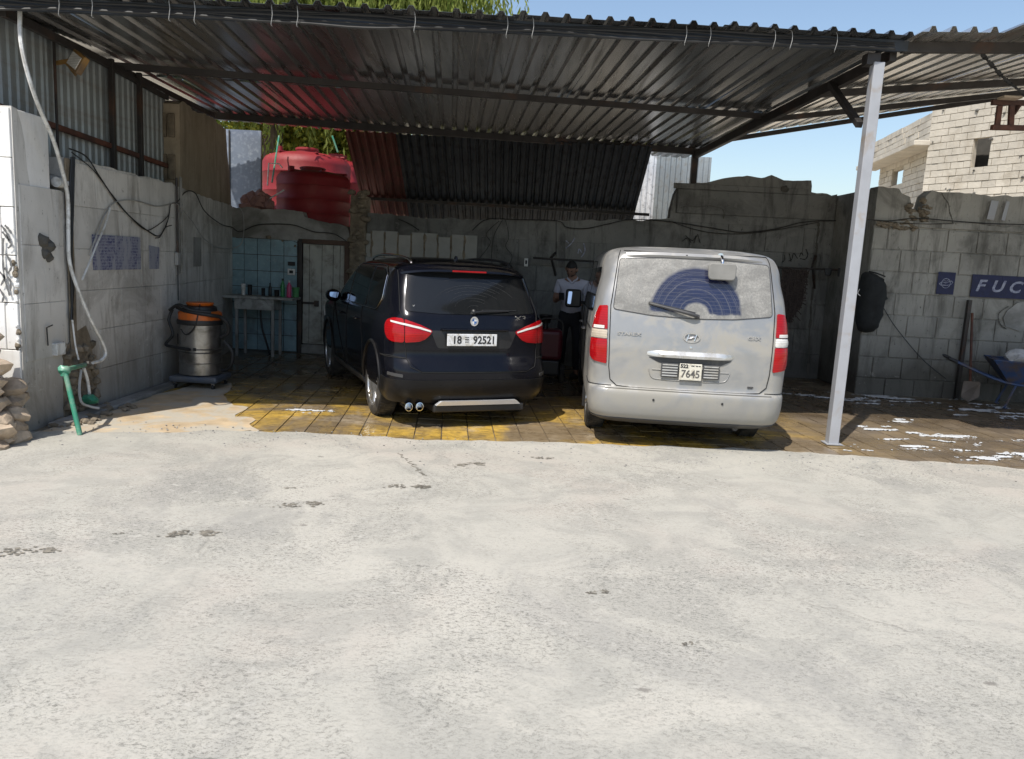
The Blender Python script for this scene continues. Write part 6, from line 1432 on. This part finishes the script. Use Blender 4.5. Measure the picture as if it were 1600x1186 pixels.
# debris bag on low wall
mb = MB(); q = atX(78, 283, XL-.15); mb.rock(q, .11, 11, 2, .55); mb.rock(q+Vector((.05, .14, -.01)), .09, 12, 2, .55); mb.rock(q+Vector((-.04, -.12, .0)), .07, 15, 2, .7)
o = mb.build('crumpled_bag', mat('dusty_cloth', (.45, .43, .40), .9, var=.4, scale=14, bump=.5), smooth=True); tag(o, 'crumpled dusty bag lying on the low step of the left wall', 'bag')
mb = MB(); mb.lathe([(.045, -.08), (.045, .08)], atX(85, 285, XL-.06)+Vector((.05, .02, 0)), 12, R=Matrix.Rotation(PI/2, 3, 'X')); o = mb.build('pipe_offcut', M_WHITEPL, smooth=True, ang=40); tag(o, 'pale pipe offcut lying on the low step of the left wall', 'pipe')
# floodlight
q = atX(118, 98, -4.12); fl = empty('floodlight', q, label='ochre square floodlight on a bracket on the metal screen', cat='floodlight')
M_OCH = mat('ochre_painted_metal', (.30, .17, .05), .6, co='O', var=.2, bump=.05, dirt=(.12, .08, .05))
RT = Matrix.Rotation(.55, 3, 'Y')@Matrix.Rotation(-.5, 3, 'Z')
mb = MB(); mb.box((.03, -.02, 0), (.20, .06, .17), R=RT); mb.build('lamp_body', M_OCH, fl, bevel=.01)
mb = MB(); mb.box(Vector((.03, -.02, 0))+RT@Vector((0, -.034, 0)), (.15, .008, .12), R=RT); mb.build('lamp_glass', M_CLEARL, fl)
mb = MB(); mb.beam((-.22, .06, .0), (-.02, .0, .02), .02, .035); mb.beam((-.1, .03, .0), (.0, .0, -.11), .015, .02); mb.build('lamp_bracket', M_OCH, fl)
# ---- clothes rails on the back wall ----
M_NET = mat('brown_knotted_net', (.06, .045, .04), .95, var=.5, scale=40, bump=.8, bscale=60)
def rail(x0, x1, z, label, extra):
    t = empty('hanging_rail', (0, 0, 0), label=label, cat='rail', group='steel rails fixed to the back wall')
    mb = MB(); mb.tube([x0, x1], .016, 8); mb.build('bar', M_BLACKM, t)
    for (a, b) in extra: mb = MB(); mb.beam(a, b, .03, .03); mb.build('bracket', M_BLACKM, t)
    return t
rail(B_(833, 403, 12.15), B_(935, 409, 12.15), 0, 'steel hanging rail above the standing man', [(B_(860, 404, 12.15), B_(868, 395, 12.48)), (B_(862, 406, 12.15), B_(868, 430, 12.45))])
rail(B_(1213, 418, 12.1), B_(1318, 422, 12.1), 0, 'steel hanging rail between the minibus and the white post', [(B_(1268, 419, 12.1), B_(1275, 400, 12.45)), (B_(1270, 420, 12.1), B_(1273, 450, 12.45))])
# net: woven strands draped
nt = MB(); qx0 = B_(1222, 420, 12.02); qx1 = B_(1264, 420, 12.02); zb = B_(1235, 505, 12.02).z
for k in range(17):
    x = qx0.x+(qx1.x-qx0.x)*k/16; hgt = zb+.35*abs((k-5)/12)**2+.03*math.sin(k*2)
    P = [(x+(rnd.random()-.5)*.02-.05*j/8*(k-8)/8, 12.02-.02*math.sin(k*1.4+j), qx0.z-(qx0.z-hgt)*j/8) for j in range(9)]
    nt.tube(P, .009, 4)
for k in range(20):
    z = qx0.z-(qx0.z-zb)*k/20; P = [(qx0.x+(qx1.x-qx0.x)*j/8+.01*math.sin(k+j), 12.015, z+.03*math.sin(j*1.1+k)) for j in range(9 if k < 14 else 6)]
    nt.tube(P, .008, 4)
for k in range(16):
    P = [(qx0.x+(qx1.x-qx0.x)*(j/8), 12.01, qx0.z-.08-(k*.05)-(j*.05 if k % 2 else -j*.03)) for j in range(8) if zb < qx0.z-.08-(k*.05)-(j*.05 if k % 2 else -j*.03) < qx0.z]
    if len(P) > 2: nt.tube(P, .007, 4)
nt.add([(qx0.x+.02, 12.04, qx0.z), (qx1.x-.02, 12.04, qx0.z), (qx1.x-.04, 12.05, zb+.28), ((qx0.x+qx1.x)/2, 12.05, zb+.02), (qx0.x+.04, 12.05, zb+.08)], [(0, 1, 2, 3, 4)])
o = nt.build('hanging_net', M_NET); tag(o, 'brown knotted net hanging from the rail behind the minibus', 'net')
mb = MB(); mb.prism([(1, 0), (1.02, 0), (1.0, 1)], lambda u, v, d: (0, 0, 0), 0) if False else None
for (px, w, h, lab) in ((1294, .10, .10, 'small dark cloth pinched over the rail beside the post'), (1313, .07, .12, 'dark glove hanging at the rail end close behind the post')):
    q = B_(px, 421, 12.08); mb = MB()
    P = [(q.x-w/2, q.z+.02), (q.x+w/2, q.z+.02), (q.x+w*.55, q.z-h*.5), (q.x+w*.3, q.z-h), (q.x-w*.35, q.z-h*.9), (q.x-w*.5, q.z-h*.4)]
    mb.prism(rpoly(P, .02), lambda u, v, d: (u, 12.06+d+.01*math.sin(u*60), v), .03); o = mb.build('hanging_cloth', M_BLACK, bevel=.006); tag(o, lab, 'cloth', 'small cloths on the rail')
# black jacket / bag on the right wall
jk = empty('hanging_jacket', (0, 0, 0), label='bulky black jacket hanging on the right wall beside the white post', cat='jacket')
q0 = R2(1345, 425); 
def blob_sheet(pxs_, Y, d, name, m, par, seed=0, lump=.035):
    P = [tuple((lambda q: (q.x, q.z))(atY(px, py, Y))) for px, py in pxs_]; P = dens(rpoly(P, .03), .05)
    xs = [p[0] for p in P]; zs = [p[1] for p in P]; pts = [Vector(p) for p in P]; nb = len(pts); g_ = .045
    for i in range(1, int((max(xs)-min(xs))/g_)+1):
        for j in range(1, int((max(zs)-min(zs))/g_)+1):
            c = (min(xs)+i*g_, min(zs)+j*g_)
            if inside(c, P) and min((c[0]-x)**2+(c[1]-y)**2 for x, y in P) > .0004: pts.append(Vector(c))
    r = delaunay_2d_cdt(pts, [], [list(range(nb))], 1, 1e-6); V = []
    for p in r[0]:
        e = min(math.hypot(p.x-x, p.y-y) for x, y in P); k = min(1, e/.12)**.5
        V.append((p.x, Y-d*k-lump*noise.noise(Vector((p.x*7, p.y*3, seed)))*k-lump*.5*noise.noise(Vector((p.x*17, p.y*6, seed+3)))*k, p.y))
    n = len(V); Bk = [(v[0], Y+.0, v[2]) for v in V]; mb = MB(); mb.add(V, [tuple(f) for f in r[2]]); mb.add(Bk, [tuple(f)[::-1] for f in r[2]])
    o = mb.build(name, m, par, smooth=True, fixn=True, ang=70); return o
M_JACK = mat('black_jacket_cloth', (.012, .014, .015), .85, var=.4, scale=9, bump=.4, bscale=30)
blob_sheet([(1346, 428), (1352, 424), (1362, 426), (1372, 430), (1384, 442), (1386, 460), (1380, 485), (1374, 505), (1366, 518), (1352, 520), (1340, 516), (1336, 500), (1338, 470), (1342, 445)], 11.04, .16, 'jacket_body', M_JACK, jk, 1)
mb = MB(); mb.tube([atY(1343, 452, 10.86), atY(1340, 458, 10.86), atY(1344, 462, 10.86)], .007, 5, smooth=3); mb.build('white_strap', M_WHITEPL, jk)
mb = MB(); mb.tube([atY(1358, 424, 11.03), atY(1370, 427, 10.95), atY(1383, 432, 11.0)], .010, 5, smooth=4); mb.build('collar_loop', M_JACK, jk)
# iron bar standing against the right wall
mb = MB(); mb.bx((6.36, 10.97, 0), (6.41, 11.03, 1.43)); o = mb.build('iron_bar', M_BLACKM, bevel=.003); tag(o, 'tall dark iron bar leaning below the blue lettering on the right wall', 'bar')
# shovel
sv = empty('shovel', (0, 0, 0), label='shovel standing blade-down against the right wall by the wheelbarrow', cat='shovel')
s0 = gnd(1506, 622, .05); s0.y = 10.75
mb = MB(); mb.tube([(s0.x, 10.75, .22), (s0.x+.02, 10.98, 1.25)], .018, 8); mb.build('handle', M_RUST, sv)
mb = MB(); mb.prism(rpoly([(-.12, .30), (.12, .30), (.13, .08), (.0, .0), (-.13, .08)], .03), lambda u, v, d: (s0.x+u, 10.72+d+.03*math.cos(u*12)-.1*(.3-v)*0, v+.01), .008); mb.build('blade', mat('worn_shovel_steel', (.16, .13, .11), .7, .3, var=.3, bump=.2), sv)
# wheelbarrow with plaster bag
wbx = empty('wheelbarrow', (7.02, 10.45, 0), label='blue wheelbarrow loaded with a white bag against the right wall', cat='wheelbarrow')
M_BLUEP = mat('chipped_blue_paint', (.025, .055, .14), .5, co='O', var=.25, bump=.1, dirt=(.08, .06, .05), dscale=6)
tr = MB(); T0 = [(-.50, -.34, .66), (.62, -.36, .64), (.62, .36, .64), (-.50, .34, .66)]; B0_ = [(-.28, -.20, .38), (.30, -.20, .36), (.30, .20, .36), (-.28, .20, .38)]
for t_, nm in ((0, 'o'), (.02, 'i')):
    pass
tr.add(T0+B0_, [(0, 1, 5, 4), (1, 2, 6, 5), (2, 3, 7, 6), (3, 0, 4, 7), (4, 5, 6, 7)]); o = tr.build('tray', M_BLUEP, wbx, fixn=False); sd = o.modifiers.new('s', 'SOLIDIFY'); sd.thickness = .012
mb = MB(); mb.tube([T0[0], T0[1], T0[2], T0[3], T0[0]], .014, 6); mb.build('tray_rim', M_BLUEP, wbx)
for s in (-1, 1):
    mb = MB(); mb.tube([(.78, s*.06, .20), (.30, s*.18, .34), (-.30, s*.22, .36), (-.95, s*.30, .60)], .018, 7, smooth=4); mb.build('frame_tube', M_BLUEP, wbx, smooth=True)
    mb = MB(); mb.tube([(-.18, s*.2, .36), (-.30, s*.25, .02), (-.26, s*.25, .02)], .016, 6); mb.build('leg', M_BLUEP, wbx)
    mb = MB(); mb.tube([(-.93, s*.295, .59), (-1.05, s*.32, .64)], .022, 8); mb.build('grip', M_BLACK, wbx)
wl = empty('wheel'); wl.parent = wbx; wl.location = (.74, 0, .20)
mb = MB(); mb.lathe([(.13, -.035), (.19, -.04), (.20, 0), (.19, .04), (.13, .035)], n=26, R=Matrix.Rotation(PI/2, 3, 'X')); mb.build('tyre', M_TYRE, wl, smooth=True)
mb = MB(); mb.lathe([(0, -.03), (.13, -.02), (.13, .02), (0, .03)], n=20, R=Matrix.Rotation(PI/2, 3, 'X')); mb.build('rim', M_RUST, wl)
wbx.rotation_euler = (0, 0, -.35)
bg_ = MB(); bg_.rock((6.86, 10.33, .72), .20, 21, 3, .5); o = bg_.build('white_bag', mat('white_sack_cloth', (.55, .56, .58), .8, var=.3, scale=8, bump=.8, bscale=14, dist=.02), smooth=True); tag(o, 'crumpled white bag lying in the blue wheelbarrow', 'bag')
bg_ = MB(); bg_.rock((7.10, 10.42, .84), .19, 25, 3, 1.15); o = bg_.build('clear_sack', mat('dirty_clear_plastic', (.30, .29, .26), .35, var=.35, scale=9, bump=.8, bscale=16, dist=.02), smooth=True); tag(o, 'dirty translucent sack standing behind the white bag in the wheelbarrow', 'bag')
# pressure washer between the cars
pw = empty('pressure_washer', (.48, 10.6, 0), label='dark red pressure washer on wheels standing between the two cars', cat='pressure washer')
M_MAROON = mat('maroon_casing', (.11, .012, .02), .45, co='O', var=.2, bump=.03)
mb = MB(); mb.box((0, 0, .55), (.36, .40, .42)); mb.build('casing', M_MAROON, pw, bevel=.06, seg=3)
mb = MB(); mb.lathe([(.06, 0), (.09, .10), (.085, .11), (0, .11)], (-.06, -.02, .84), 14); mb.lathe([(.035, 0), (.035, .1)], (-.06, -.02, .75), 10); mb.build('filler_funnel', M_BLKPL, pw)
mb = MB(); mb.tube([(-.15, -.16, .60), (-.15, -.16, .88), (.15, -.16, .88), (.16, -.16, .60)], .014, 7, smooth=4); mb.build('handle_bar', M_BLKPL, pw)
for s in (-1, 1): mb = MB(); mb.lathe([(0, -.03), (.14, -.03), (.15, 0), (.14, .03), (0, .03)], (s*.2, .05, .15), 20, R=Matrix.Rotation(PI/2, 3, 'Y')); mb.build('wheel', M_TYRE, pw)
mb = MB(); mb.box((0, 0, .24), (.30, .36, .2)); mb.build('frame_base', M_BLKPL, pw, bevel=.02)
# black cap on the wall
mb = MB(); q = B_(790, 421, 12.36); mb.lathe([(.115, -.11), (.125, -.06), (.115, .03), (.09, .075), (.04, .10), (0, .105)], q, 20); mb.lathe([(.02, 0), (.02, .015), (0, .02)], q+Vector((0, 0, .10)), 8); mb.beam(q+Vector((0, .12, -.02)), q+Vector((0, .01, -.02)), .05, .05)
o = mb.build('black_cap', M_BLACK, smooth=True, ang=40); tag(o, 'round black cap hanging on the back wall behind the right roof corner of the estate', 'cap')
# ---------------- man with a phone ----------------
man = empty('person', (.80, 11.25, 0), 0, label='man in a pale shirt and dark trousers looking down at a phone beside the minibus', cat='person')
M_SKIN = mat('brown_skin', (.24, .13, .085), .55, co='O', var=.12, bump=.02)
M_SHIRT = mat('pale_lilac_shirt', (.50, .49, .55), .85, co='O', var=.1, bump=.25, bscale=20)
M_TROU = mat('dark_trousers', (.018, .018, .022), .85, co='O', var=.25, bump=.2)
M_HAIR = mat('black_hair', (.010, .008, .007), .7, co='O', var=.3, bump=.5, bscale=90)
def skin(name, V, E, Rr, m, parent, sub=2, root=0):
    me = bpy.data.meshes.new(name); me.from_pydata(V, E, []); o = bpy.data.objects.new(name, me); COL.objects.link(o)
    sk = o.modifiers.new('s', 'SKIN'); sk.use_smooth_shade = True; sb = o.modifiers.new('u', 'SUBSURF'); sb.levels = sb.render_levels = sub
    for i, r in enumerate(Rr):
        me.skin_vertices[0].data[i].radius = r if isinstance(r, tuple) else (r, r); me.skin_vertices[0].data[i].use_root = (i == root)
    dg = bpy.context.evaluated_depsgraph_get(); m2 = bpy.data.meshes.new_from_object(o.evaluated_get(dg)); bpy.data.objects.remove(o); bpy.data.meshes.remove(me)
    m2.materials.clear(); m2.materials.append(m); m2.name = name; m2.shade_smooth(); o = bpy.data.objects.new(name, m2); COL.objects.link(o); o.parent = parent; return o
# faces -Y and slightly to its right (towards -X)
Vb = [(0, 0, .92), (0, .0, 1.08), (0, .01, 1.25), (0, .01, 1.38), (0, -.01, 1.46), (-.01, -.035, 1.52),       # pelvis..neck
      (-.10, 0, .88), (-.11, -.01, .50), (-.11, .02, .10), (-.12, -.10, .05),                                 # right leg (image left)
      (.10, 0, .88), (.12, -.01, .50), (.13, .02, .10), (.14, -.10, .05),
      (-.18, .01, 1.37), (-.235, -.01, 1.12), (-.19, -.22, 1.13),
      (.18, .01, 1.37), (.25, .0, 1.13), (.10, -.18, 1.08)]
Eb = [(0, 1), (1, 2), (2, 3), (3, 4), (4, 5), (0, 6), (6, 7), (7, 8), (8, 9), (0, 10), (10, 11), (11, 12), (12, 13), (3, 14), (14, 15), (15, 16), (3, 17), (17, 18), (18, 19)]
Rb = [(.10, .08), (.10, .08), (.11, .085), (.11, .085), (.06, .06), (.052, .055), .085, .058, .042, (.045, .03), .085, .058, .042, (.045, .03), .062, .045, .033, .062, .045, .033]
body = skin('body', Vb, Eb, Rb, M_SKIN, man)
Rs = [(.165, .125), (.158, .122), (.168, .128), (.145, .105), (.068, .068)]
sh_ = skin('shirt', [(0, 0, .86), (0, 0, 1.08), (0, .01, 1.25), (0, .01, 1.38), (0, -.005, 1.45), (-.18, .01, 1.37), (-.222, .0, 1.20), (.18, .01, 1.37), (.235, .0, 1.20)], [(0, 1), (1, 2), (2, 3), (3, 4), (3, 5), (5, 6), (3, 7), (7, 8)], Rs+[.075, .062, .075, .062], M_SHIRT, man)
tr_ = skin('trousers', [(0, 0, 1.04), (0, 0, .90), (-.10, 0, .84), (-.11, -.01, .50), (-.11, .02, .10), (.10, 0, .84), (.12, -.01, .50), (.13, .02, .10)], [(0, 1), (1, 2), (2, 3), (3, 4), (1, 5), (5, 6), (6, 7)], [(.152, .112), (.160, .122), .10, .075, .062, .10, .075, .062], M_TROU, man)
cl_ = MB(); cl_.tube([(-.07, -.045, 1.445), (-.03, -.085, 1.41), (0, -.095, 1.38), (.03, -.085, 1.41), (.07, -.045, 1.445), (.04, .03, 1.475), (-.04, .03, 1.475), (-.07, -.045, 1.445)], .014, 6, smooth=4); cl_.build('collar', M_SHIRT, man, smooth=True)
hd = MB(); hc = Vector((-.02, -.06, 1.575))
bm = bmesh.new(); bmesh.ops.create_uvsphere(bm, u_segments=32, v_segments=24, radius=1)
RH = Matrix.Rotation(.42, 3, 'X')@Matrix.Rotation(-.25, 3, 'Z')
vs = []
for v in bm.verts:
    p = v.co.copy(); x, y, z = p; sx = .073*(1-.18*max(0, -z)); sy = .092*(1-.08*max(0, -z)); sz = .118
    d = Vector((x*sx, y*sy, z*sz))
    if y < -.3:      # face side (-Y)
        nose = math.exp(-((x/.22)**2+((z+.12)/.22)**2)); d.y -= .020*nose
        brow = math.exp(-((z-.22)/.14)**2)*math.exp(-(x/.7)**2); d.y -= .005*brow
        for e in (-.38, .38): d.y += .009*math.exp(-(((x-e)/.2)**2+((z-.05)/.13)**2))
        d.y -= .006*math.exp(-((x/.3)**2+((z+.48)/.09)**2)); d.y -= .010*math.exp(-((x/.35)**2+((z+.85)/.25)**2))
    vs.append(hc+RH@d)
hd.add(vs, [tuple(l.vert.index for l in f.loops) for f in bm.faces])
for s in (-1, 1): hd.rock(hc+RH@Vector((s*.075, .008, -.005)), .018, 3, 2, 1.6)
hd.tube([hc+Vector((0, .02, -.06)), (0, -.005, 1.44)], [.052, .06], 12)
hd.build('head', M_SKIN, man, smooth=True, ang=80)
hr = MB(); vs = []; ok = {}
for v in bm.verts:
    p = v.co; k = 1.10+.03*noise.noise(p*6)
    vs.append(hc+RH@Vector((p.x*.073*k, p.y*.092*k+.004, p.z*.118*k)))
hr.add(vs, [tuple(l.vert.index for l in f.loops) for f in bm.faces if (lambda c: c.z > .42 or (c.y > .05 and c.z > -.35) or (c.y > -.15 and c.z > .15))(f.calc_center_median())])
o = hr.build('hair', M_HAIR, man, smooth=True, ang=80); sd = o.modifiers.new('s', 'SOLIDIFY'); sd.thickness = .012
br = MB(); br.add(vs, [tuple(l.vert.index for l in f.loops) for f in bm.faces if (lambda c: c.z < -.45 and c.z > -.98 and c.y < .1 and not (abs(c.x) < .3 and -.60 < c.z < -.35))(f.calc_center_median())]); br.v = [hc+(Vector(q)-hc)*.945 for q in br.v]
br.build('beard', M_HAIR, man, smooth=True, ang=80)
for s in (-1, 1):
    e = MB(); e.rock(hc+RH@Vector((s*.028, -.083, .004)), .010, 3, 2, .6); e.build('eye', M_BLKPL, man, smooth=True)
bm.free()
# hands: palm + five bent fingers closing on the phone
def hand(base, dirv, side, name):
    base = Vector(base); d = Vector(dirv).normalized(); up = Vector((0, 0, 1)); sd_ = d.cross(up).normalized()*side
    V = [base, base+d*.05, base+d*.085]; E = [(0, 1), (1, 2)]; Rr = [(.027, .02), (.036, .017), (.034, .015)]
    for k, (o_, L) in enumerate(((-.027, .060), (-.009, .072), (.010, .068), (.027, .054))):
        b0 = len(V); a = base+d*.088+sd_*o_; V += [a, a+d*L*.42+up*.010, a+d*L*.62+up*.032, a+d*L*.45+up*.050]; Rr += [.0092, .0088, .0082, .0072]; E += [(2, b0), (b0, b0+1), (b0+1, b0+2), (b0+2, b0+3)]
    b0 = len(V); a = base+d*.03-sd_*.030; V += [a, a-sd_*.018+d*.022+up*.014, a-sd_*.008+d*.045+up*.036]; Rr += [.013, .0105, .0085]; E += [(1, b0), (b0, b0+1), (b0+1, b0+2)]
    return skin(name, V, E, Rr, M_SKIN, man)
hand((-.185, -.235, 1.13), (.15, -1, .15), 1, 'hand'); hand((.085, -.20, 1.085), (-.75, -.6, .25), -1, 'hand')
ph = MB(); ph.box((-.165, -.345, 1.195), (.075, .010, .150), R=Matrix.Rotation(-.9, 3, 'X')); o = ph.build('phone', M_BLKPL, bevel=.004); o.location = man.location; tag(o, 'dark mobile phone held in the hands of the standing man', 'phone')
for s in (-1, 1):
    b = MB(); b.rock((s*.125, -.07, .045), .075, 5, 2, .6); o = b.build('shoe', M_BLACK, man, smooth=True); o.scale = (.75, 1.5, 1)
man.rotation_euler = (0, 0, math.radians(-8))

# grit and small stones scattered on the yard
gr = MB(); r_ = random.Random(21)
for k in range(420):
    x, y = r_.uniform(-4.0, 6.5), 6.95-abs(r_.gauss(0, .4))
    gr.rock((x, y, .024), r_.uniform(.003, .009), k, 0, .7)
tag(gr.build('scattered_grit', M_CEMENT), kind='stuff')
